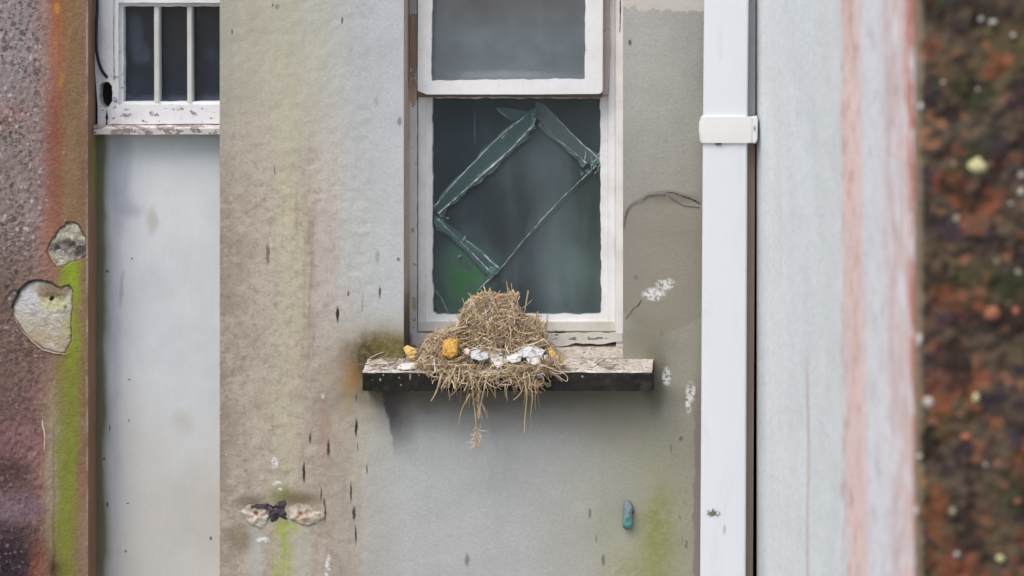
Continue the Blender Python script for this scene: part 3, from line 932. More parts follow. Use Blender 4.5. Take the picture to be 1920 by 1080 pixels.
def crack_line(px):
    for (a, b), (c, d) in zip(CRACK, CRACK[1:]):
        if a <= px <= c:
            return b + (d - b) * (px - a) / (c - a)
    return 384


xs = lines((412, 757, 4.5), (757, 1168, 6), (1168, 1312, 3), (1312, 1411, 12))
ys = lines((TOPV, -330, 100), (-330, -10, 40), (-10, 350, 6), (350, 440, 2), (440, 671, 5), (671, 1100, 5.5), (1100, 2375, 100))
wall = thing('rendered_wall', W(760, 2300, 0), 'weathered grey rendered wall with brown damp stains around the broken window', 'wall')
wall.location.z = 0
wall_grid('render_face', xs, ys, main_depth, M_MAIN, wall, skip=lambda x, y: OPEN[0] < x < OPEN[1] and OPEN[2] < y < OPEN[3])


def wx(px): return (px - 960) * S
def wz(py): return Z0 + (540 - py) * S


def side(name, px, py0, py1, ya, yb, mat, parent):
    n = 24
    vs, fs = [], []
    for i in range(n + 1):
        z = wz(py0 + (py1 - py0) * i / n)
        for j in range(4):
            vs.append((wx(px), ya + (yb - ya) * j / 3, z))
    for i in range(n):
        for j in range(3):
            a = i * 4 + j
            fs.append((a, a + 1, a + 5, a + 4))
    return from_data(name, vs, fs, mat, parent)


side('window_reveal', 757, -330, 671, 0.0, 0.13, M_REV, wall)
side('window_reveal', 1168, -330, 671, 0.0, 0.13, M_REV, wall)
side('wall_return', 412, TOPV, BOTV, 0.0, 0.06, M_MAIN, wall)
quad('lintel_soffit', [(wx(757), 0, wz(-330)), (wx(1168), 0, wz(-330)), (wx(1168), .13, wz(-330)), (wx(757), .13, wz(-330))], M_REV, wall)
# cracks in the render
M_CRACK = simple('crack_shadow', (62, 56, 52), .4, 6, bumpd=0)
ribbon('render_crack', [(1170, 428), (1172, 408), (1178, 392), (1184, 384), (1196, 379), (1201, 380), (1208, 372), (1217, 367), (1226, 366), (1240, 365), (1246, 366)], [.5, .9, .6, .8, .4, .7, 1.1, .7, .9], -0.0013, -0.0005, M_CRACK, wall, jit=1.2, seed=1, stepv=3)
ribbon('render_crack', [(1246, 366), (1248, 360), (1262, 361), (1276, 366), (1292, 371), (1312, 381)], [.5, .8, 1.3, .9, 1.9, 2.2], -0.0013, -0.0005, M_CRACK, wall, jit=1.0, seed=9, stepv=3)
ribbon('render_crack', [(1252, 366), (1264, 375), (1282, 385), (1312, 389)], [1.0, .6, .7, .5], -0.0009, 0.001, simple('faint_crack', (122, 114, 104), .3), wall, jit=1.4, seed=2, stepv=4)
ribbon('render_crack', [(1172, 597), (1180, 588), (1191, 575), (1197, 572), (1203, 563)], [.3, .5, .8, 1.5, .3], -0.0009, 0.001, M_CRACK, wall, jit=1.8, seed=3, stepv=3)

# torn-out fixing: two cream mortar plugs with a dark hole between
M_CREAM = Mat('cream_mortar', 0.95, 0.1)
_n = M_CREAM.noise(9, 5, 0.7)
_c = M_CREAM.mix(C(214, 204, 188), C(166, 150, 130), M_CREAM.step(_n, 0.48, 0.66))
_c = M_CREAM.mix(_c, C(126, 110, 96), M_CREAM.mul(M_CREAM.step(M_CREAM.noise(6, 4, .7, seed=6), .56, .68), .6))
_c = M_CREAM.mix(_c, C(146, 130, 110), M_CREAM.mul(M_CREAM.step(M_CREAM.add(M_CREAM.py, M_CREAM.mul(_n, 16)), 968, 952), .8))
for _x, _y, _r, _cc in ((481, 960, 4.5, (150, 44, 40)), (565, 962, 4, (60, 40, 36)), (568, 972, 12, (206, 160, 132))):
    _c = M_CREAM.mix(_c, C(*_cc), M_CREAM.mul(M_CREAM.blob(_x, _y, _r, _r, .5, (14, 4)), .85 if _r < 6 else .4))
M_CREAM.color(_c).bump(_n, 0.002, 0.8)
o = dome('mortar_plug', rag([(450, 958), (466, 945), (500, 948), (506, 962), (502, 985), (490, 992), (470, 984), (458, 972)], 3, 2.6, 3), 0.0005, 0.006, M_CREAM, wall, bumpy=.0036, seed=2, rings=9)
o['label'] = 'cream mortar plug with a red spot'
o = dome('mortar_plug', rag([(538, 950), (556, 943), (578, 945), (592, 957), (608, 958), (607, 972), (590, 985), (562, 986), (542, 976)], 3, 2.8, 4), 0.0005, 0.007, M_CREAM, wall, bumpy=.0036, seed=5, rings=9)
o['label'] = 'cream mortar plug with a dark screw hole'
M_SCAR = simple('broken_dark_core', (84, 76, 82), .5, 7, bumpd=.004)
dome('broken_core', rag([(484, 946), (500, 944), (512, 950), (522, 938), (536, 936), (542, 950), (541, 976), (524, 972), (512, 980), (500, 974), (504, 958)], 3, 2.6, 6), 0.0002, 0.004, M_SCAR, wall, bumpy=.008, seed=8, rings=8)
ribbon('mortar_crack', [(470, 951), (486, 948), (505, 952), (512, 958)], [3, 7, 3, 5], -0.007, -0.003, M_SCAR, wall, jit=2, seed=6, stepv=3)

# =================================================================== LEFT PIER
P2 = [(77, 525), (97, 530), (112, 540), (128, 533), (137, 547), (135, 600), (133, 640), (122, 664), (100, 660), (80, 655), (60, 640), (43, 623), (25, 593), (22, 573), (33, 548), (50, 530), (62, 524)]
P1 = [(123, 417), (136, 416), (147, 420), (162, 446), (163, 480), (148, 490), (132, 492), (117, 502), (105, 500), (95, 490), (86, 470), (92, 458), (101, 443), (112, 428)]
PY = -0.02
P1 = rag(P1, 5, 2.2, 21)
P2 = rag(P2, 5, 2.0, 22)
P1q = [Q(p[0], p[1], PY) for p in P1]
P2q = [Q(p[0], p[1], PY) for p in P2]
XR = Q(165, 540, PY)[0]


def pier_depth(px, py):
    w = min(1.0, max(0.0, (XR - px) / 6.0))
    g = 1.0 if px < 70 else max(0.25, 1 - (px - 70) / 50)
    q = Vector((px * .11, py * .11, 3.0))
    d = 0.0019 * g * mn.noise(q) + 0.0012 * g * mn.noise(q * 2.3) + 0.0012 * mn.noise(Vector((px * .02, py * .012, 9.0)))
    # scaling render low on the pier: a raised old coat left of the green run
    ridge = 82 + 5 * mn.noise(Vector((py * .02, 1, 1)))
    if py > 780: d -= 0.0015 * min(1, (py - 780) / 20) * (1 if ridge < px < ridge + 24 else 0)
    for P in (P1q, P2q):
        if inside((px, py), P):
            d = 0.0045 + .0004 * mn.noise(q * 3)
    return PY + d * w


pier = thing('roughcast_pier', W(40, 2300, PY), 'rust and green stained roughcast pier with two chipped mortar scars', 'pier')
pier.location.z = 0
xs = lines((-900, -500, 60), (-500, -40, 9), (-40, 15, 5), (15, XR - 6, 1.7), (XR - 6, XR, 2))
ys = lines((TOPV, -400, 90), (-400, -20, 9), (-20, 410, 4), (410, 675, 1.7), (675, 680, 2.5), (680, 1100, 4), (1100, 1500, 9), (1500, 2375, 90))
wall_grid('roughcast_face', xs, ys, pier_depth, M_PIER, pier)
side('pier_return', XR, TOPV, BOTV, PY, 0.06, M_PIER, pier)

M_SCAR1 = Mat('scar_mortar', 0.95, 0.1)
m = M_SCAR1
_n = m.noise(10, 5, 0.7)
_c = m.mix(C(214, 208, 190), C(172, 160, 136), m.step(_n, 0.46, 0.66))
_k = m.step(m.noise(14, 5, .7, seed=3), .38, .58)
for _x, _y, _rx, _ry, _cc, _kk in ((128, 464, 36, 15, (74, 66, 68), 1.0), (150, 472, 14, 16, (92, 84, 82), .9), (112, 474, 7, 6, (206, 200, 196), .9), (130, 480, 10, 16, (176, 170, 162), .8), (124, 430, 14, 8, (196, 190, 170), .5)):
    _q = Q(_x, _y, PY)
    _c = m.mix(_c, C(*_cc), m.mul(m.mul(m.blob(_q[0], _q[1], _rx, _ry, .4, (20, 14)), _kk), m.add(m.mul(_k, .7), .3)))
m.color(_c).bump(m.add(_n, m.mul(_k, -.6)), 0.004, 0.9)
M_SCAR2 = Mat('pale_scar_mortar', 0.95, 0.1)
m = M_SCAR2
_n = m.noise(22, 5, 0.65)
_c = m.mix(C(200, 196, 186), C(184, 170, 142), m.step(m.add(m.py, m.mul(_n, 90)), 600, 690))
_c = m.mix(_c, C(204, 204, 204), m.mul(m.step(_n, .45, .65), .6))
for _x, _y, _rx, _ry, _sf, _cc, _kk in ((102, 568, 30, 15, .3, (206, 203, 158), .8), (100, 543, 34, 11, .5, (140, 122, 96), .9), (50, 560, 18, 22, .6, (204, 206, 212), .7), (82, 552, 10, 10, .5, (150, 134, 104), .7), (112, 556, 12, 7, .5, (158, 140, 112), .7), (100, 553, 22, 4, .7, (104, 84, 66), .7), (97, 559, 5.5, 4, .4, (30, 24, 20), 1), (118, 585, 10, 3, .7, (150, 142, 118), .7), (70, 640, 30, 12, .8, (176, 160, 128), .5),
                                       (62, 588, 8, 5, .5, (158, 152, 148), .7), (86, 606, 5, 8, .5, (160, 152, 146), .7), (124, 610, 10, 20, .7, (176, 172, 120), .6), (122, 576, 3, 4, .5, (90, 80, 72), .7)):
    _q = Q(_x, _y, PY)
    _c = m.mix(_c, C(*_cc), m.mul(m.blob(_q[0], _q[1], _rx, _ry, _sf, (9, 9)), _kk))
_c = m.scale(m.vary(_c, m.noise(7, 5, .72, seed=8), .3), 1.18)
_c = m.mix(_c, C(142, 132, 120), m.mul(m.step(m.noise(11, 5, .72, seed=9), .56, .68), .5))
m.color(_c).bump(m.add(_n, m.noise(6, 5, .7)), 0.005, 0.9)


def grow(P, k):
    cx = sum(p[0] for p in P) / len(P); cy = sum(p[1] for p in P) / len(P)
    return [(cx + (x - cx) * k, cy + (y - cy) * k) for x, y in P]


o = dome('mortar_scar', grow(P1, 1.02), PY + .0047, 0.0022, M_SCAR1, pier, rings=9, bumpy=.003, seed=1, power=.25)
o['label'] = 'small chipped scar with dark broken core'
o = dome('mortar_scar', grow(P2, 1.02), PY + .0047, 0.0024, M_SCAR2, pier, rings=9, bumpy=.002, seed=3, power=.25)
o['label'] = 'large heart shaped pale mortar scar'
ribbon('scar_edge', [(22, 577), (27, 562), (33, 552), (38, 541), (50, 530), (62, 525), (78, 525), (92, 530)], [1, 1.8, 1.2, 1.8, 1, .6], PY - .0012, PY + .004, M_DARKGAP, pier, jit=1.2, seed=11, stepv=4)  # dark strip stands in for the shade under the scar's upper lip
ribbon('scar_edge', [(25, 594), (44, 624), (62, 641), (81, 656), (102, 661), (122, 665)], [.8, 1.4, 1.8, 1.6, 2.2, 1], PY - .0025, PY + .004, simple('scar_rim', (196, 182, 164), .2, 8), pier, jit=1.2, seed=12, stepv=4)
ribbon('render_flake', [(80, 786), (81, 800), (84, 818), (83, 850)], [2, 3, 2.5, .6], PY - .002, PY + .003, simple('flake_rim', (206, 190, 186), .15, 8), pier, jit=1, seed=14, stepv=4)

# =================================================================== RECESSED WALL + SMALL WINDOW
RY = 0.045
rec = thing('recessed_wall', W(300, 2300, RY), 'smooth pale grey recessed wall panel under the little barred window', 'wall')
rec.location.z = 0
xs = lines((130, 440, 10))
ys = lines((249, 1100, 10), (1100, 2375, 100))
wall_grid('smooth_face', xs, ys, lambda x, y: RY + 0.0016 * mn.noise(Vector((x * .015, y * .01, 5.0))), M_SMOOTH, rec)

sw = thing('small_window', W(300, 252, 0.03), 'little white barred window with flaking paint beside the stained pier', 'window')
HOLE = [(186, 160), (193, 153), (204, 154), (210, 162), (210, 190), (204, 200), (196, 203), (189, 195), (185, 180)]
plate('window_frame', [(176, -160), (470, -160), (470, 236), (183, 236), (183, 200), (176, 100)], [rag(HOLE, 4, 1, 2), rag(rect(222, 5, 462, 196), 8, 0.8, 4)], 0.030, 0.060, M_SMALLF, sw)
plate('glazing_bead', rect(221.5, 3, 463, 197), [rag(rect(231, 12, 452, 190), 7, 0.9, 5)], 0.040, 0.060, M_SMALLF, sw)
plate('bottom_rail', rag([(212, 197), (430, 196), (430, 232), (207, 233)], 9, .8, 6), [], 0.026, 0.0295, M_SMALLF, sw)
ribbon('stile_groove', [(214, -20), (213, 60), (214, 150)], [1.6, 1.2, 1.6], 0.0288, 0.031, simple('groove_grey', (150, 148, 150), .2), sw, seed=21)
ribbon('stile_groove', [(200, 206), (201, 222), (199, 234)], [2, 3.4, 2.5], 0.0285, 0.031, M_DARKGAP, sw, jit=1.5, seed=22, stepv=4)
for a, b in ((288.5, 298.5), (350.5, 360)):
    plate('glazing_bar', [(a, 11), (b, 11), (b + .5, 192), (a + .5, 192)], [], 0.038, 0.056, M_BAR, sw, bevel=.0012)
plate('window_pane', rect(226, 0, 470, 194), [], 0.057, 0.0595, M_G_SMALL, sw)
plate('hole_lining', rect(170, 140, 224, 214), [], 0.0604, 0.064, M_BLACK, sw)
bm = bmesh.new()
vs = []
for py, yy in ((252, .012), (241, .010), (238, .013), (233, .031), (233, .05), (252, .05)):
    vs.append(W(175, py, yy))
n = len(vs)
x1 = wx(411.6)
a = [bm.verts.new(v) for v in vs]
b = [bm.verts.new((x1, v.y, v.z)) for v in vs]
for i in range(n):
    bm.faces.new((a[i], a[(i + 1) % n], b[(i + 1) % n], b[i]))
bm.faces.new(a); bm.faces.new(b[::-1])
bmesh.ops.subdivide_edges(bm, edges=[e for e in bm.edges if abs(e.verts[0].co.x - e.verts[1].co.x) > .05], cuts=40)
for v in bm.verts:
    v.co += Vector((0, .0008 * mn.noise(v.co * 90), .0009 * mn.noise(v.co * 70 + Vector((3, 1, 8)))))
finish('sill_board', bm, M_SMALLS, sw)

T = Tubes()
pts = spline([W(181, -200, .02), W(182, 0, .018), W(181, 40, .014), W(180.5, 85, .013), W(184, 112, .016), W(191, 132, .02), W(199, 143, .028), W(203, 148, .045)], 6)
T.add(pts, .0026, .0024, (0, 0, 0, 1), 8)
cab = T.build('cable', M_CABLE)
tag(cab, 'thin black cable curving down into the little window frame', 'cable', kind='thing')

# =================================================================== BIG WINDOW
win = thing('window', W(965, 646, 0.08), 'tall white sash window with cracked lower pane behind the nest', 'window')
plate('lining', rag(rect(766, -300, 781.5, 648), 9, .8, 1), [], 0.076, 0.12, M_LINING, win)
plate('lining', rag(rect(1155, -300, 1185, 650), 12, .5, 2), [], 0.070, 0.12, M_PAINT, win)
ribbon('lining_groove', [(1163, -20), (1163, 30), (1162, 60)], [1.6, 1.8, .8], 0.0692, 0.072, M_DARKGAP, win, seed=23)
plate('window_frame', rect(783.5, -300, 1155, 622), [rect(797, -290, 1140, 604)], 0.080, 0.115, M_PAINT, win, bevel=.002)
plate('glazing_bead', rect(797.3, 178, 1139.7, 603.7), [rag([(810, 184), (1125, 184), (1127, 587), (1121, 590), (818, 590), (811, 584)], 6, 1.6, 3)], 0.087, 0.110, M_PAINT, win)
plate('joint_backing', rect(760, -300, 1190, 700), [rect(790, -292, 1150, 612)], 0.1165, 0.13, M_DARKGAP, win)
plate('bottom_rail', rag([(783, 603), (1157, 603), (1157, 621.5), (783, 621.5)], 9, .5, 4), [], 0.0755, 0.0798, M_RAIL, win, bevel=.001)
plate('bottom_board', rag([(772, 625), (1166, 625), (1166, 640), (1120, 646), (1080, 643), (1060, 649), (772, 649)], 6, 1.4, 5), [], 0.066, 0.1, M_RAIL, win)
plate('transom', rag([(783, 150), (1130, 150), (1130, 183), (783, 182)], 8, 1, 6), [], 0.0765, 0.0795, M_WOOD, win)
plate('sash_stop', rag([(1130, -300), (1143, -300), (1144, 100), (1140, 178), (1130, 178)], 9, 1, 7), [], 0.0768, 0.0797, mat_paint('stop_paint', base=(196, 192, 190), peel=.6, wood=(140, 128, 122), grime=.6), win)
sash = plate('upper_sash', [(785, -260), (1131, -260), (1129.5, 168), (1128, 173), (1124, 176), (1000, 177), (800, 177), (783, 170)], [rag([(813, -230), (1101, -230), (1096, 148), (808, 151)], 6, 1.4, 8)], 0.050, 0.076, M_SASH, win, bevel=0.0)
plate('sash_pane', rect(800, -240, 1110, 160), [], 0.060, 0.063, M_G_UP, sash)

# ---- the cracked lower pane: shards of glass, splinters, broken edges
T0, R0, L0, B0 = (1003, 207), (1134, 305), (803, 404), (929, 516)
GY = 0.098


def shard(pts, tilt, dy=0.0):
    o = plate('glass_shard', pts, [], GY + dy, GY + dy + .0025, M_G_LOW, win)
    me = o.data
    c = sum((v.co for v in me.vertices), Vector()) / len(me.vertices)
    R = Matrix.Rotation(tilt[0], 3, 'X') @ Matrix.Rotation(tilt[1], 3, 'Z')
    for v in me.vertices:
        v.co = c + R @ (v.co - c)


shard([(803, 172), (1003, 172), T0, L0], (.01, .004))
shard([(1003, 172), (1134, 172), R0, T0], (-.006, -.01))
shard([T0, R0, B0, L0], (.004, .012), .003)
shard([L0, B0, (885, 604), (803, 604)], (-.012, .01))
shard([B0, R0, (1134, 604), (885, 604)], (.0, -.004))


def splinter(pts, mat, dy):
    plate('glass_splinter', rag(pts, 9, 1.2, len(pts)), [], GY - dy, GY - dy + .002, mat, win)


splinter([(985, 212), (1003, 200), (1010, 214), (1000, 237), (960, 275), (900, 328), (850, 375), (822, 398), (812, 390), (850, 345), (905, 292), (930, 262)], M_G_BAND, .0035)
splinter([(1003, 190), (1022, 196), (1060, 238), (1105, 280), (1128, 302), (1116, 314), (1095, 302), (1060, 275), (1020, 235), (1005, 220)], M_G_BAND2, .0035)
splinter([(815, 408), (838, 418), (880, 452), (915, 478), (938, 500), (930, 516), (908, 512), (870, 470), (840, 440), (818, 430)], M_G_BAND, .0035)
splinter([(926, 202), (940, 200), (985, 208), (990, 212), (962, 228), (945, 218)], M_G_BAND, .003)

def crack(pts, widths, mat=None, jit=1.2, seed=0, dy=.0045, glow=True):
    ribbon('glass_crack', pts, [w * .8 for w in widths], GY - dy, GY - dy + .002, mat or M_G_EDGE, win, jit=jit, seed=seed, stepv=4)
    if len(pts) > 3 and not mat and glow:
        ribbon('crack_glow', [(x - 1.5, y + 2) for x, y in pts], [w * 3.0 + 3 for w in widths], GY - dy + .0022, GY - dy + .003, M_G_SOFT, win, jit=3.5, seed=seed + 50, stepv=6)  # wide pale ribbon imitates the glow of light along a crack


crack([(1002, 233), (985, 250), (965, 272), (940, 296), (905, 326), (870, 358), (822, 400)], [2.5, 3.5, 2.2, 3.2, 4.0, 1.8, 3], seed=31)
crack([(990, 214), (950, 244), (920, 272), (890, 303), (850, 344), (814, 388)], [1.0, 1.8, 1.2, 1.8, 1.4, 1.6], seed=32)
crack([(1118, 310), (1095, 332), (1060, 365), (1020, 407), (975, 458), (932, 512)], [2.4, 1.3, .9, 1.3, .7, 1.3], seed=33, glow=False)
crack([(1022, 198), (1060, 238), (1090, 268), (1126, 300)], [.6, 1.0, 1.6, 3], seed=34)
crack([(1012, 230), (1040, 258), (1075, 285), (1100, 306)], [.8, .8, 1.2, 2.2], seed=35)
crack([(820, 410), (850, 440), (885, 474), (910, 500), (922, 514)], [3, 1.6, 1.2, 1.4, 3], seed=36)
crack([(870, 448), (900, 470), (920, 490), (934, 502)], [1.0, 1.4, 2.4, 3.4], seed=37)
crack([(812, 540), (828, 560), (842, 590)], [.8, 1.5, .8], seed=38)
crack([(926, 516), (910, 530), (895, 546)], [2.6, 1.6, 1.2], seed=39)
crack([(866, 452), (872, 443), (872, 440)], [.8, 2, 1], seed=40)
crack([(932, 203), (940, 212), (954, 222)], [.8, 2, .8], seed=41)
crack([(942, 260), (950, 246), (937, 254), (941, 258)], [1.4, 2.2, 1.2, 1.6], seed=42)
crack([(996, 240), (1001, 230), (1004, 222)], [1.2, 2.4, 1.2], seed=43)
crack([(1095, 302), (1099, 288), (1096, 278)], [1, 2, .8], seed=44)
crack([(1117, 300), (1122, 290), (1126, 286)], [1.5, 2.6, 1], seed=45)
crack([(1108, 318), (1112, 304), (1120, 297)], [1, 2.4, 1], seed=46)
crack([(858, 482), (864, 478)], [3, 4], M_G_HAZE, seed=47)
cr = random.Random(5)
for cx, cy, rx, ry, n in ((1116, 302, 13, 13, 26), (824, 414, 13, 14, 24), (922, 508, 13, 9, 22), (1104, 322, 12, 6, 12), (903, 327, 9, 4, 9), (1000, 222, 6, 12, 12)):
    vs, fs = [], []
    for k in range(n):
        px, py = cx + cr.gauss(0, .5) * rx, cy + cr.gauss(0, .5) * ry
        a = cr.uniform(0, 6.28)
        L = cr.uniform(2.0, 7.5)
        w = cr.uniform(.5, 2.2)
        yy = GY - .0056 - cr.uniform(0, .0015)
        b0 = len(vs)
        dx, dy = math.cos(a), math.sin(a)
        vs += [W(px - dx * L, py - dy * L, yy), W(px + dx * L, py + dy * L, yy - .001), W(px - dy * w, py + dx * w, yy), W(px, py, yy + .0012)]
        fs += [(b0, b0 + 1, b0 + 2), (b0, b0 + 3, b0 + 1), (b0 + 1, b0 + 3, b0 + 2), (b0 + 2, b0 + 3, b0)]
    o = from_data('crushed_glass', vs, fs, M_G_HAZE, win)
    o['kind'] = 'stuff'

# =================================================================== SILL
sill = thing('stone_sill', W(950, 733, -.03), 'black stained stone window sill carrying the straw nest', 'window sill')
prof = [(-.060, W(950, 733, -.06).z), (-.060, W(950, 698.5, -.06).z), (-.057, W(950, 696, -.057).z), (.0, W(950, 673, 0).z), (.085, W(950, 645, .085).z), (.085, W(950, 733, .085).z)]
XL, XRt = W(680, 700, -.06).x, W(1222, 700, -.06).x
segs = 110
vs, fs, mi = [], [], []
dense = []
for i in range(len(prof) - 1):
    a, b = prof[i], prof[i + 1]
    k = {0: 8, 1: 1, 2: 14, 3: 16, 4: 2}[i]
    for j in range(k):
        t = j / k
        dense.append((a[0] + (b[0] - a[0]) * t, a[1] + (b[1] - a[1]) * t, i))
dense.append((prof[-1][0], prof[-1][1], 5))
for i in range(segs + 1):
    x = XL + (XRt - XL) * i / segs
    for y, z, k in dense:
        top = k in (2, 3)
        q = Vector((x * 60, y * 60, z * 60))
        dz = (.0016 * mn.noise(q) + .0010 * mn.noise(q * 3)) if top else .0011 * mn.noise(q)
        dy = .0014 * mn.noise(q * 1.7 + Vector((4, 4, 4)))
        if top and y < -.05: dz = .0022 * mn.noise(Vector((x * 120, 2, 2))) + .0012 * mn.noise(Vector((x * 420, 5, 2)))
        dx = .0008 * mn.noise(q * 2) if i in (0, segs) else 0
        vs.append((x + dx, y + dy, z + dz))
n = len(dense)
for i in range(segs):
    for j in range(n - 1):
        a = i * n + j
        fs.append((a, a + n, a + n + 1, a + 1)); mi.append(1 if dense[j][2] in (1, 2, 3) else 0)
    fs.append((i * n + n - 1, (i + 1) * n + n - 1, (i + 1) * n, i * n)); mi.append(0)
fs.append(tuple(range(n))[::-1]); mi.append(0)
fs.append(tuple(segs * n + k for k in range(n))); mi.append(0)
bm = bmesh.new()
o = from_data('sill_slab', vs, fs, [M_SILLF, M_SILLT], sill, midx=mi)
bm.from_mesh(o.data); bmesh.ops.recalc_face_normals(bm, faces=bm.faces); bm.to_mesh(o.data); bm.free()


def sill_top(y):
    for (a, za, *_), (b, zb, *_) in zip(prof[2:4], prof[3:5]):
        if a <= y <= b: return za + (zb - za) * (y - a) / (b - a)
    return prof[2][1] if y < prof[2][0] else prof[4][1]


def onsill(px, y, lift=0.0):
    x = W(px, 690, y).x
    return Vector((x, y, sill_top(y) + lift))


# =================================================================== NEST
nest = thing('bird_nest', onsill(935, .01), 'untidy straw bird nest heaped on the stone sill', 'nest')
SIL = [(785, 660), (800, 640), (818, 626), (836, 622), (852, 618), (862, 606), (868, 586), (875, 568), (888, 560), (900, 557), (925, 554), (942, 558), (955, 553), (966, 558), (973, 576), (984, 594), (1000, 600), (1012, 601), (1018, 618), (1024, 638), (1038, 654), (1056, 672)]


def sil(px):
    for (a, b), (c, d) in zip(SIL, SIL[1:]):
        if a <= px <= c: return b + (d - b) * (px - a) / (c - a) + 7 * mn.noise(Vector((px * .07, 3.1, 0))) + 1.5 * mn.noise(Vector((px * .2, 9.1, 0)))
    return 672


def nest_pt(px, t, out=0.0):
    """t = 0 at the front foot on the sill, 1 at the crest"""
    pf = Vector((W(px, 690, -.05).x, -.05, 0)); zf = sill_top(-.05)
    yc = .028
    crest = W(px, sil(px) + 5, yc)
    h = max(0.004, crest.z - zf)
    z = zf + h * (math.sin(t * math.pi / 2) ** 1.0)
    y = -.05 + (yc + .05) * (1 - math.cos(t * math.pi / 2)) ** 0.9
    p = Vector((pf.x + (crest.x - pf.x) * t, y, z))
    p.y -= out * (1 - .6 * t); p.z += out * (.3 + .7 * t)
    return p


vs, fs = [], []
NU, NT = 70, 22
for i in range(NU + 1):
    px = 790 + (1054 - 790) * i / NU
    for j in range(NT + 1):
        t = j / NT
        p = nest_pt(px, t)
        b = 0.006 * mn.noise(p * 55) + .004 * mn.noise(p * 140)
        p = nest_pt(px, t, b - .003)
        vs.append(p)
    last = vs[-1]
    vs.append(Vector((last.x, .070, last.z - .012 if last.z - .012 > sill_top(.06) else sill_top(.06) - .002)))
    vs.append(Vector((last.x, .074, sill_top(.074) - .001)))
n = NT + 3
for i in range(NU):
    for j in range(n - 1):
        a = i * n + j
        fs.append((a, a + n, a + n + 1, a + 1))
from_data('nest_mound', vs, fs, M_CORE, nest, smooth=True)

TONES = [(182, 160, 132), (162, 140, 114), (204, 186, 158), (140, 119, 97), (170, 150, 118), (146, 128, 96), (196, 180, 158), (120, 101, 84), (176, 151, 134), (214, 200, 178), (154, 136, 120), (188, 166, 124)]
rnd = random.Random(11)


def tone(r=rnd, bias=0):
    c = r.choice(TONES)
    k = r.uniform(.88, 1.3)
    return C(*[min(240, v * k) for v in c])


def stalk(p, d, L, bend, r0, r1, Tb, nseg=6, col=None, fit=None):
    wild = rnd.choice((.05, .12, .25, .4))
    pts = [p.copy()]
    d = d.normalized()
    b = Vector((rnd.gauss(0, 1), rnd.gauss(0, 1) * .5, rnd.gauss(0, 1))).normalized() * bend
    for k in range(nseg):
        d = (d + b / nseg + Vector((rnd.gauss(0, wild), rnd.gauss(0, wild * .7), rnd.gauss(0, wild)))).normalized()
        q = pts[-1] + d * (L / nseg)
        if fit: q = fit(q)
        pts.append(q)
    Tb.add(pts, r0, r1, col or tone(), 4)


T = Tubes()
for k in range(3000):
    px = rnd.uniform(793, 1050)
    # keep more stalks where the heap is high
    if rnd.random() > .35 + .65 * (690 - sil(px)) / 135: continue
    t = rnd.random() ** .8
    hx, hy = (px - 880) / 22, ((1 - t) * 100 + sil(px) - 634) / 14
    if hx * hx + hy * hy < 1 and rnd.random() < .8: continue
    p = nest_pt(px, t, rnd.uniform(-.001, .007) + (.004 if rnd.random() < .1 else 0))
    q = nest_pt(px + 4, t); up = nest_pt(px, min(1, t + .05)) - nest_pt(px, max(0, t - .05))
    side_v = (q - nest_pt(px, t)).normalized()
    a = rnd.gauss(0, 1.1) + (math.pi if rnd.random() < .5 else 0)
    lean = .55 * (px - 925) / 120
    if px < 900 or t < .55: a += rnd.choice((0, math.pi / 2.2)) * (1 if px > 925 else -1)
    d = side_v * math.cos(a) + up.normalized() * math.sin(a) + Vector((0, rnd.uniform(-.25, .1), 0))
    L = rnd.choice((rnd.uniform(.012, .03), rnd.uniform(.02, .06)))
    wdt = rnd.choice((.0004, .0005, .0006, .0008, .0011))
    px0 = px

    def fit(v):
        # lie along the heap
        pp = (XC + (v.x - XC) * D / (D + v.y)) / S + 960
        top = W(pp, sil(pp) - 7, .028).z if 785 < pp < 1056 else sill_top(v.y) + .006
        if v.z > top: v.z = top
        zz = sill_top(v.y) + .001
        if v.y > -.058 and v.z < zz: v.z = zz
        if v.y > .06: v.y = .06
        return v
    stalk(p - d.normalized() * L * .5, d, L, rnd.uniform(.2, 1.9), wdt, wdt * .5, T, 8, fit=fit)
o = T.build('nest_straw', M_STRAW, nest)
o['kind'] = 'stuff'

# straw hanging over the front of the sill, in two tufts
T = Tubes()
YF = -.066


def tuft(n, cx, cy, rx, ry, dirs, Ls, r=rnd):
    for k in range(n):
        a, q = r.uniform(0, 6.283), math.sqrt(r.random())
        px, py = cx + rx * q * math.cos(a), cy + ry * q * math.sin(a)
        y = YF - r.uniform(0, .014) if py > 697 else -.062 + r.uniform(0, .018) - .004
        p = W(px, py, y)
        ang = r.gauss(dirs[0], dirs[1]) + (math.pi if r.random() < .3 else 0)
        d = Vector((math.cos(ang), r.uniform(-.25, .15), math.sin(ang)))
        w = r.choice((.0004, .0005, .0007, .0008, .0012))

        def fit(v):
            if v.z > W(px, 682, -.05).z: v.z = W(px, 682, -.05).z
            if v.y > -.062 and v.z < sill_top(-.05): v.y = -.062
            if v.y < -.088: v.y = -.088
            return v
        stalk(p, d, r.uniform(*Ls), r.uniform(.3, 2.0), w, w * .5, T, 7, fit=fit)


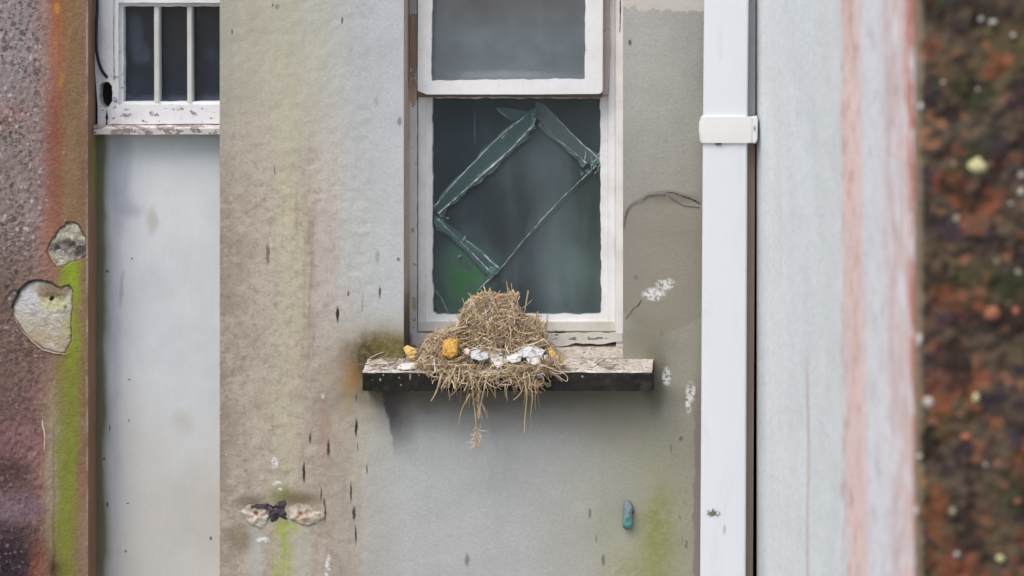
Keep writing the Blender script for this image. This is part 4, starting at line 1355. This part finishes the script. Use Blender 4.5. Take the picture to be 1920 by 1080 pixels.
tuft(150, 856, 692, 38, 9, (-.4, 1.0), (.012, .034))
tuft(60, 850, 704, 22, 9, (-1.9, .6), (.012, .032))
tuft(46, 884, 704, 16, 9, (-1.7, .6), (.012, .032))
tuft(34, 912, 706, 16, 12, (-1.5, .6), (.012, .036))
tuft(170, 976, 700, 32, 15, (.2, 1.0), (.012, .036))
tuft(60, 988, 715, 22, 10, (-.3, .9), (.012, .03))
tuft(40, 936, 704, 30, 6, (.35, .35), (.016, .04))
tuft(40, 1020, 692, 22, 6, (-.2, .6), (.012, .03))
tuft(110, 812, 680, 32, 8, (0, .8), (.01, .028))
tuft(70, 1034, 672, 26, 9, (-.3, .8), (.01, .028))
o = T.build('overhanging_straw', M_STRAW, nest)
o['kind'] = 'stuff'

HANG = [([(829, 700), (824, 715), (818, 735), (808, 752)], 2.1, (206, 182, 146)), ([(868, 712), (862, 722), (852, 735), (843, 743)], 1.7, (186, 164, 132)), ([(881, 738), (874, 752), (865, 770), (860, 797)], 1.4, (196, 172, 120)),
        ([(879, 695), (884, 718), (887, 745), (890, 768), (892, 790), (893, 812)], 1.3, (198, 168, 120)), ([(914, 700), (909, 725), (905, 742), (900, 765), (898, 785)], 1.9, (196, 176, 150)), ([(896, 715), (898, 735), (896, 760)], 1.3, (178, 150, 110)),
        ([(984, 714), (987, 735), (987, 755), (984, 785), (983, 812)], 1.5, (200, 178, 130)), ([(995, 722), (999, 745), (995, 775), (997, 806)], .9, (186, 170, 126)), ([(1014, 683), (1036, 692), (1058, 701), (1064, 708), (1062, 715), (1050, 708), (1030, 694)], 1.0, (218, 196, 166)),
        ([(948, 720), (947, 733), (948, 744)], 1.2, (186, 168, 134)), ([(1005, 712), (1003, 728)], 1.2, (186, 168, 144)), ([(930, 563), (934, 552), (938, 544)], 1.6, (200, 178, 138)), ([(958, 554), (964, 562), (968, 573)], 1.8, (206, 190, 166)),
        ([(979, 578), (990, 570), (998, 562)], .8, (190, 186, 160)), ([(832, 694), (845, 708), (836, 716), (830, 722), (842, 727)], 1.1, (204, 184, 150)), ([(856, 684), (848, 702), (838, 712), (832, 718)], 1.3, (208, 192, 168)), ([(862, 690), (860, 706), (857, 722)], 1.2, (206, 190, 160)),
        ([(866, 696), (870, 712), (858, 728)], 1.1, (200, 180, 150)), ([(1016, 705), (1020, 712), (1017, 720)], 1.1, (190, 170, 140)), ([(900, 574), (910, 596), (920, 618)], 1.5, (214, 192, 150)), ([(896, 566), (905, 585), (915, 606), (924, 622)], 1.2, (206, 186, 140)),
        ([(1000, 628), (1010, 640), (1022, 652)], 1.2, (206, 178, 140)), ([(955, 608), (958, 622), (956, 640)], 1.3, (206, 186, 156))]
for pts, r, col in HANG:
    Tb = Tubes()
    P = []
    for i, (a, b) in enumerate(pts):
        if b < 660:
            yy = -.018 if b > 590 else .02
            if b > 560: yy = nest_pt(a, max(.05, min(1, 1 - (b - sil(a)) / 110))).y - .012
        else: yy = YF - .012 - .004 * math.sin(i * 1.7)
        P.append(W(a, b, yy))
    Tb.add(spline(P, 4), r * S, r * S * .45, C(*col), 5)
    Tb.build('straw_stalk', M_STRAW, nest)
for k in range(16):
    a = rnd.choice((rnd.uniform(835, 915), rnd.uniform(955, 1010)))
    b = rnd.uniform(700, 716)
    L = rnd.uniform(18, 70)
    dx = rnd.uniform(-10, 10)
    yy = YF - rnd.uniform(.006, .016)
    Tb = Tubes()
    Tb.add(spline([W(a, b, yy), W(a + dx * .2 + rnd.uniform(-3, 3), b + L * .35, yy - .002), W(a + dx * .8, b + L * .7, yy - .001), W(a + dx + rnd.uniform(-3, 3), b + L, yy)], 4), .0005, .0002, tone(), 4)
    Tb.build('straw_stalk', M_STRAW, nest)
# clump of feather and leaf caught on the longest stalk
Tb = Tubes()
for k in range(60):
    p = W(rnd.gauss(893, 3.5), rnd.uniform(800, 838), -.075)
    stalk(p, Vector((rnd.gauss(0, .5), rnd.gauss(0, .3), rnd.gauss(-.6, .5))), rnd.uniform(.006, .016), 1.2, .0006, .0003, Tb, 4, C(*rnd.choice([(204, 184, 160), (186, 158, 134), (222, 212, 196), (196, 172, 148)])))
for k in range(14):
    p = W(rnd.gauss(899, 4), rnd.uniform(735, 765), -.074)
    stalk(p, Vector((rnd.gauss(.1, .2), 0, -1)), rnd.uniform(.014, .03), .5, .0006, .0002, Tb, 5, C(196, 178, 156))
Tb.build('caught_fluff', M_STRAW, nest)

# =================================================================== SCRAPS ON THE SILL
def crumple(name, outline, y, th, mat, label, cat, tilt=0.5, seed=0, amp=.003, py_base=None, rings=5):
    """an irregular lump lying on the sill or nest: outline in photo pixels, leaning back by tilt"""
    gx = sum(p[0] for p in outline) / len(outline); gy = max(p[1] for p in outline)
    outline = [(gx + (p[0] - gx) * 1.18, gy + (p[1] - gy) * 1.22) for p in outline]
    cx, cy = gx, gy
    vs, fs = [], []
    n = len(outline)
    c0 = (cx, sum(p[1] for p in outline) / len(outline))
    for s in (-1, 1):
        for r in range(rings):
            t = 1 - r / rings
            for p in outline:
                x, yy = c0[0] + (p[0] - c0[0]) * t, c0[1] + (p[1] - c0[1]) * t
                q = Vector((x * .14, yy * .14, seed * 7.0 + s))
                dep = y + (cy - yy) * S * tilt + s * th * (1 - t * t) ** .28 + amp * (mn.noise(q) + .6 * mn.noise(q * 2.7)) * (1 if r else .3)
                vs.append(W(x, yy, dep))
        vs.append(W(c0[0], c0[1], y + (cy - c0[1]) * S * tilt + s * th))
        base = 0 if s < 0 else n * rings + 1
        for r in range(rings - 1):
            for i in range(n):
                j = (i + 1) % n
                fs.append((base + r * n + i, base + r * n + j, base + (r + 1) * n + j, base + (r + 1) * n + i))
        for i in range(n):
            fs.append((base + (rings - 1) * n + i, base + (rings - 1) * n + (i + 1) % n, base + rings * n))
    me = bpy.data.meshes.new(name)
    me.from_pydata([tuple(v) for v in vs], [], fs)
    bm = bmesh.new(); bm.from_mesh(me)
    bmesh.ops.remove_doubles(bm, verts=bm.verts, dist=1e-6)
    bmesh.ops.recalc_face_normals(bm, faces=bm.faces); bm.to_mesh(me); bm.free()
    o = link(name, me, mat)
    return tag(o, label, cat, kind='thing')


M_FOAM = Mat('orange_foam', 0.9, 0.15)
_n = M_FOAM.noise(5, 4, .65, st=(1, 5, 1))
M_FOAM.color(M_FOAM.mix(C(196, 144, 66), C(228, 188, 108), M_FOAM.step(_n, .38, .62))).bump(_n, .003, .9)
M_CORK = simple('pale_yellow_crumb', (218, 186, 120), .25, 9, bumpd=.002)
M_PAPER = simple('white_paper', (222, 222, 222), .2, 10, .7, bumpd=.002)
M_PAPER2 = simple('greyish_paper', (210, 214, 218), .16, 9, .7, bumpd=.002)
crumple('foam_chunk', rag([(833, 645), (843, 641), (857, 644), (858, 654), (855, 668), (845, 673), (830, 669), (832, 656)], 3, .7, 1), -.056, .007, M_FOAM, 'orange ridged foam chunk at the foot of the nest', 'foam', .3, 1, .002)
crumple('crumb', rag([(758, 656), (765, 652), (778, 658), (782, 664), (775, 667), (778, 673), (768, 674), (762, 666)], 3, .7, 2), -.03, .004, M_CORK, 'pale yellow crumb at the left end of the sill', 'crumb', .4, 2)
crumple('crumb', rag([(1028, 657), (1034, 655), (1040, 664), (1046, 673), (1038, 673), (1031, 668)], 3, .7, 3), -.05, .003, M_CORK, 'yellow crumb beside white paper at right edge of nest', 'crumb', .4, 3)
crumple('crumb', rag([(862, 602), (872, 596), (880, 602), (876, 609), (866, 612)], 3, .7, 9), .0, .003, M_CORK, 'yellow crumb stuck high in left slope of nest', 'crumb', .4, 9)
crumple('paper_scrap', rag([(915, 660), (925, 655), (934, 657), (940, 668), (948, 680), (940, 686), (932, 691), (925, 681), (916, 671)], 4, .8, 4), -.063, .0016, M_PAPER, 'white crumpled paper scrap lying between nest and sill edge', 'paper', .7, 4, .0026)
crumple('paper_scrap', rag([(952, 670), (968, 665), (978, 668), (974, 678), (962, 681), (953, 677)], 4, .8, 5), -.064, .0016, M_PAPER, 'small rounded white paper scrap right of the crumpled one', 'paper', .7, 5, .002)
crumple('paper_scrap', rag([(975, 660), (990, 652), (1005, 655), (1018, 660), (1012, 668), (995, 670), (978, 670)], 4, .8, 6), -.060, .002, M_PAPER2, 'greyish flat paper scrap tucked under the nest front', 'paper', .7, 6, .002)
crumple('paper_scrap', rag([(988, 671), (1005, 668), (1024, 670), (1018, 678), (1004, 684), (994, 681)], 4, .8, 7), -.065, .0016, M_PAPER, 'white pointed paper scrap above the right hanging tuft', 'paper', .7, 7, .002)
crumple('paper_scrap', rag([(884, 662), (900, 658), (912, 662), (912, 673), (898, 676), (885, 672)], 4, .8, 8), -.061, .002, M_PAPER2, 'thin grey paper scrap half buried in front straw', 'paper', .7, 8, .002)
crumple('eggshell', rag([(870, 658), (876, 655), (881, 659), (879, 666), (872, 666)], 3, .6, 10), -.057, .003, simple('pinkish_shell', (228, 206, 196), .1, 9), 'tiny pinkish shell piece beside the orange chunk', 'shell', .3, 10)
crumple('eggshell', rag([(944, 620), (950, 617), (955, 621), (952, 627), (946, 626)], 3, .6, 12), -.034, .003, simple('pinkish_fluff', (206, 178, 160), .15, 9), 'small pink shell piece set in the nest front', 'shell', .3, 12)
crumple('chalky_dropping', rag([(748, 686), (760, 682), (776, 683), (777, 692), (760, 694), (748, 692)], 4, .8, 11), -.057, .004, M_PAPER, 'white chalky dropping on the left sill edge', 'dropping', 1.2, 11, .002)
crumple('grey_wad', rag([(1006, 700), (1014, 696), (1018, 703), (1014, 711), (1007, 708)], 3, .7, 13), -.075, .004, simple('grey_fluff', (160, 146, 146), .2, 9), 'small grey wad caught at the right hanging tuft', 'wad', .3, 13)

# loose grit along the sill
T = Tubes()
vs, fs = [], []
for k in range(330):
    px = rnd.uniform(686, 1216)
    y = rnd.uniform(-.056, -.004) if (px < 775 or px > 1166) else rnd.uniform(-.056, .055)
    if 800 < px < 1040 and rnd.random() < .6: continue
    if px > 1060 and rnd.random() < .3: continue
    c = onsill(px, y, .0015)
    r = rnd.uniform(.0006, .0024) * (1.5 if rnd.random() < .12 else 1)
    b = len(vs)
    for dx, dy, dz in ((1, 0, 0), (-1, 0, 0), (0, 1, 0), (0, -1, 0), (0, 0, .7), (0, 0, -.7)):
        vs.append(c + Vector((dx, dy, dz)) * r * rnd.uniform(.6, 1.4))
    fs += [(b, b + 2, b + 4), (b + 2, b + 1, b + 4), (b + 1, b + 3, b + 4), (b + 3, b, b + 4), (b + 2, b, b + 5), (b + 1, b + 2, b + 5), (b + 3, b + 1, b + 5), (b, b + 3, b + 5)]
M_GRIT = Mat('sill_grit', .95, .1)
_v = M_GRIT.noise(7, 3, .7)
M_GRIT.color(M_GRIT.mix(C(174, 163, 150), C(216, 210, 202), M_GRIT.step(_v, .36, .62)))
o = from_data('debris', vs, fs, M_GRIT)
tag(o, 'loose grit and plaster crumbs strewn along the sill', 'debris', kind='stuff')
T = Tubes()
for k in range(46):
    px = rnd.choice((rnd.uniform(690, 800), rnd.uniform(690, 760), rnd.uniform(690, 790), rnd.uniform(1040, 1160)))
    y = rnd.uniform(-.056, -.006)
    a = rnd.gauss(0, .4)
    stalk(onsill(px, y, .003), Vector((math.cos(a), math.sin(a), rnd.uniform(-.05, .12))), rnd.uniform(.012, .034), .6, .0009, .0005, T, 5, C(*rnd.choice([(150, 130, 110), (190, 176, 160), (128, 108, 90)])), fit=lambda v: Vector((v.x, max(-.06, min(v.y, -.002)), max(v.z, sill_top(v.y) + .001))))
o = T.build('twig_litter', M_STRAW)
tag(o, 'short dry twigs and straw bits littering the sill ends', 'litter', kind='stuff')

# =================================================================== CORRODED METAL CLIP
anchor = thing('wall_bolt', W(1177, 966, 0), 'short corroded blue green metal stub below the sill', 'bolt')
M_VERD = Mat('verdigris', 0.7, 0.3)
_n = M_VERD.noise(7, 4, .7)
_c = M_VERD.mix(C(128, 142, 152), C(96, 166, 160), M_VERD.step(M_VERD.add(M_VERD.py, M_VERD.mul(_n, 40)), 975, 1005))
_c = M_VERD.mix(_c, C(96, 96, 100), M_VERD.mul(M_VERD.step(_n, .52, .66), .5))
M_VERD.color(_c).bump(_n, .0015, .8)
dome('metal_stub', rag([(1169, 944), (1173, 938), (1182, 938), (1186, 945), (1186, 985), (1183, 992), (1173, 993), (1167, 988)], 4, .7, 2), 0.001, .017, M_VERD, anchor, rings=9, power=.22, bumpy=.003)
dome('rust_nub', [(1184, 956), (1188, 955), (1190, 960), (1187, 964), (1184, 962)], 0.001, .008, simple('rusty', (120, 84, 64), .3, 6), anchor, rings=3)

# =================================================================== DOWNPIPE
pipe = thing('downpipe', W(1358, 2300, -.045), 'white square plastic downpipe held by one bracket', 'downpipe')
pipe.location.z = 0


def box_tube(name, cols, ya, yb, mat, parent, r=.004):
    """upright square tube: cols = (photo px left, right, py) sections top to bottom, rounded corners"""
    vs, fs = [], []
    ring = 0
    for l, rr, py in cols:
        a, b = W(l, py, ya), W(rr, py, ya)
        pts = []
        for cx, cy, a0 in ((b.x - r, yb - r, 0), (a.x + r, yb - r, 90), (a.x + r, ya + r, 180), (b.x - r, ya + r, 270)):
            for k in range(5):
                t = math.radians(a0 + 22.5 * k)
                pts.append((cx + r * math.cos(t), cy + r * math.sin(t), a.z))
        ring = len(pts)
        vs += pts
    for i in range(len(cols) - 1):
        for k in range(ring):
            a, b = i * ring + k, i * ring + (k + 1) % ring
            fs.append((a, b, b + ring, a + ring))
    fs.append(tuple(range(ring))[::-1])
    fs.append(tuple((len(cols) - 1) * ring + k for k in range(ring)))
    o = from_data(name, vs, fs, mat, parent)
    bm = bmesh.new(); bm.from_mesh(o.data); bmesh.ops.recalc_face_normals(bm, faces=bm.faces); bm.to_mesh(o.data); bm.free()
    for p in o.data.polygons: p.use_smooth = len(p.vertices) == 4
    o.data.set_sharp_from_angle(angle=math.radians(40))
    return o


box_tube('pipe', [(1331, 1415, TOPV), (1320, 1403.5, -10), (1317.5, 1401, 262), (1312.5, 1398, 1090), (1305, 1390, 2300)], -.085, -.012, M_PVC, pipe)
br = box_tube('pipe_bracket', [(1315, 1412, 219), (1313, 1413, 222), (1312, 1412, 264), (1314, 1410, 268)], -.0895, -.006, M_BRACKET, pipe, r=.0045)
plate('bracket_lug', [(1410, 219), (1419, 218), (1421, 226), (1420, 262), (1417, 269), (1409, 268)], [], -.0885, -.06, M_BRACKET, pipe, bevel=.0015)
plate('bracket_lug', [(1311, 228), (1316, 221), (1316, 266), (1312, 262), (1310.5, 245)], [], -.060, -.001, M_BRACKET, pipe, bevel=.001)
plate('bracket_clip', [(1340, 267), (1354, 267), (1352, 272), (1342, 272)], [], -.0885, -.084, simple('clip_grey', (96, 92, 88), .2), pipe)
plate('bracket_nick', [(1414, 234), (1417, 240), (1415.5, 247), (1413, 242)], [], -.0893, -.087, simple('nick_grey', (150, 148, 144), .2), pipe)

# =================================================================== WING WALL AND PEBBLEDASH END
wing = thing('painted_wall', W(1500, 2300, -.2), 'pale grey painted side wall with pink worn stripes beyond the downpipe', 'wall')
wing.location.z = 0
a, b = W(1416, 540, -.05), W(1716, 540, -.80)
ny, nz_ = 90, 110
vs, fs = [], []
zs = [wz(v) for v in lines((TOPV, -20, 120), (-20, 1100, 12), (1100, 2375, 120))]
for i in range(ny + 1):
    t = i / ny
    for z in zs:
        x = a.x + (b.x - a.x) * t
        y = a.y + (b.y - a.y) * t if i else .04
        d = .0016 * mn.noise(Vector((y * 14, z * 9, 3))) + .0007 * mn.noise(Vector((y * 60, z * 40, 6)))
        vs.append((x + d * (1 if t > .03 else 0), y, z))
n = len(zs)
for i in range(ny):
    for j in range(n - 1):
        k = i * n + j
        fs.append((k, k + n, k + n + 1, k + 1))
from_data('painted_face', vs, fs, M_WING, wing, smooth=True)
# dark joint behind the gap between the two walls
quad('corner_joint', [(wx(1405), .035, 0), (wx(1440), .035, 0), (wx(1440), .035, wz(TOPV)), (wx(1405), .035, wz(TOPV))], M_DARKGAP, wing)

M_BATTEN = Mat('corner_mastic', .9, .1)
_n = M_BATTEN.noise(30, 4, .6, st=(1, 4, 1))
M_BATTEN.color(M_BATTEN.vary(M_BATTEN.mix(C(176, 177, 176), C(158, 138, 124), M_BATTEN.step(M_BATTEN.py, 248, 266)), _n, .2)).bump(_n, .001, .5)
plate('corner_batten', [(1402, TOPV), (1422, TOPV), (1416, 240), (1411.5, 1090), (1404, 2300), (1390, 2300), (1396, 1090)], [], -.055, .0, M_BATTEN, wing)

peb = thing('pebbledash_wall', W(1850, 2300, -.84), 'dark mossy pebbledash wall end with orange lichen, out of focus', 'wall')
peb.location.z = 0
q0x = Q(1716, 540, -.82)[0]


def peb_depth(px, py):
    q = Vector((px * .06, py * .06, 2.0))
    v = mn.voronoi(q * 1.4)[0][0]
    r = min(1, max(0, (px - q0x) / 10))
    return -.80 - r * (.022 + .005 * (0.5 - v) + .004 * mn.noise(q) + .006 * mn.noise(q * .3))


xs = lines((q0x, q0x + 260, 5), (q0x + 260, q0x + 900, 12), (q0x + 900, 2900, 60))
ys = [540 - (z - Z0) / S for z in [wz(v) for v in lines((TOPV, -460, 90), (-460, 40, 12), (40, 1010, 5), (1010, 1600, 12), (1600, 2375, 90))]]
wall_grid('pebbledash_face', xs, ys, peb_depth, M_PEB, peb)
M_LICH = simple('pale_lichen', (214, 208, 158), .2, 14, bumpd=.002)
M_LICH2 = simple('white_quartz_pebble', (206, 200, 190), .15, 14, bumpd=.001)
M_LICH3 = simple('salmon_pebble', (172, 112, 90), .25, 14, bumpd=.001)
for i, (cx, cy, rx, ry, mt, nm) in enumerate(((1834, 311, 22, 17, M_LICH, 'lichen_patch'), (1840, 36, 6, 6, M_LICH2, 'pale_pebble'), (1862, 42, 9, 6, M_LICH2, 'pale_pebble'), (1900, 66, 6, 6, M_LICH2, 'pale_pebble'),
                                              (1770, 154, 7, 4, M_LICH2, 'pale_pebble'), (1727, 200, 6, 9, M_LICH2, 'pale_pebble'), (1833, 168, 4, 4, M_LICH2, 'pale_pebble'), (1915, 360, 7, 9, M_LICH2, 'pale_pebble'),
                                              (1895, 382, 4, 5, M_LICH2, 'pale_pebble'), (1724, 640, 7, 16, M_LICH2, 'pale_pebble'), (1862, 588, 17, 17, M_LICH3, 'salmon_pebble'), (1905, 584, 8, 12, M_LICH3, 'salmon_pebble'),
                                              (1830, 746, 8, 11, M_LICH, 'lichen_patch'), (1741, 754, 13, 12, M_LICH2, 'pale_pebble'), (1724, 856, 8, 6, M_LICH2, 'pale_pebble'), (1794, 1040, 7, 6, M_LICH2, 'pale_pebble'),
                                              (1876, 1048, 9, 9, M_LICH, 'lichen_patch'), (1848, 872, 5, 5, M_LICH2, 'pale_pebble'), (1719, 960, 5, 12, M_LICH2, 'pale_pebble'), (1812, 820, 14, 9, M_LICH3, 'salmon_pebble'), (1908, 940, 10, 9, M_LICH3, 'salmon_pebble'))):
    outl = [(cx + rx * math.cos(t * .4488), cy + ry * math.sin(t * .4488)) for t in range(14)]
    dome(nm, rag(outl, 5, rx * .16, 60 + i), -.818, .011, mt, peb, rings=4, bumpy=.003, seed=i)

# =================================================================== LIGHT, SKY, CAMERA
world = bpy.data.worlds.new('World')
SC.world = world
world.use_nodes = True
wt = world.node_tree
sky = wt.nodes.new('ShaderNodeTexSky')
sky.sky_type = 'NISHITA'
sky.sun_disc = False
EL, AZ = math.radians(52), (-0.6, -0.9)
sky.sun_elevation = EL
sky.sun_rotation = math.atan2(AZ[0], AZ[1])
sky.air_density = 1.0
sky.dust_density = 3.0
sky.ozone_density = 1.0
wt.links.new(sky.outputs[0], wt.nodes['Background'].inputs[0])
wt.nodes['Background'].inputs[1].default_value = 0.12

sun = bpy.data.lights.new('sun', 'SUN')
sun.energy = 1.2
sun.angle = math.radians(40)
sun.color = (1.0, 0.96, 0.91)
so = bpy.data.objects.new('sun', sun)
COL.objects.link(so)
hz = math.hypot(*AZ)
tosun = Vector((AZ[0] / hz * math.cos(EL), AZ[1] / hz * math.cos(EL), math.sin(EL)))
so.rotation_euler = tosun.to_track_quat('Z', 'Y').to_euler()
so.location = tosun * 20 + Vector((0, 0, 3))

cam = bpy.data.cameras.new('camera')
cam.sensor_width = 36
cam.lens = 36 * D / (1920 * S)
cam.shift_x = -XC / (1920 * S)
cam.shift_y = (Z0 - ZC) / (1920 * S)
cam.clip_start = 0.05
cam.clip_end = 500
cam.dof.use_dof = True
cam.dof.focus_distance = D
cam.dof.aperture_fstop = 1.9
co = bpy.data.objects.new('camera', cam)
co.location = (XC, -D, ZC)
co.rotation_euler = (math.radians(90), 0, 0)
COL.objects.link(co)
SC.camera = co

SC.render.engine = 'CYCLES'
SC.cycles.use_denoising = True
SC.cycles.max_bounces = 8
SC.cycles.transparent_max_bounces = 16
SC.view_settings.view_transform = 'Standard'
SC.view_settings.look = 'None'
SC.view_settings.gamma = 1.0
SC.view_settings.use_curve_mapping = False
SC.view_settings.exposure = 0.32
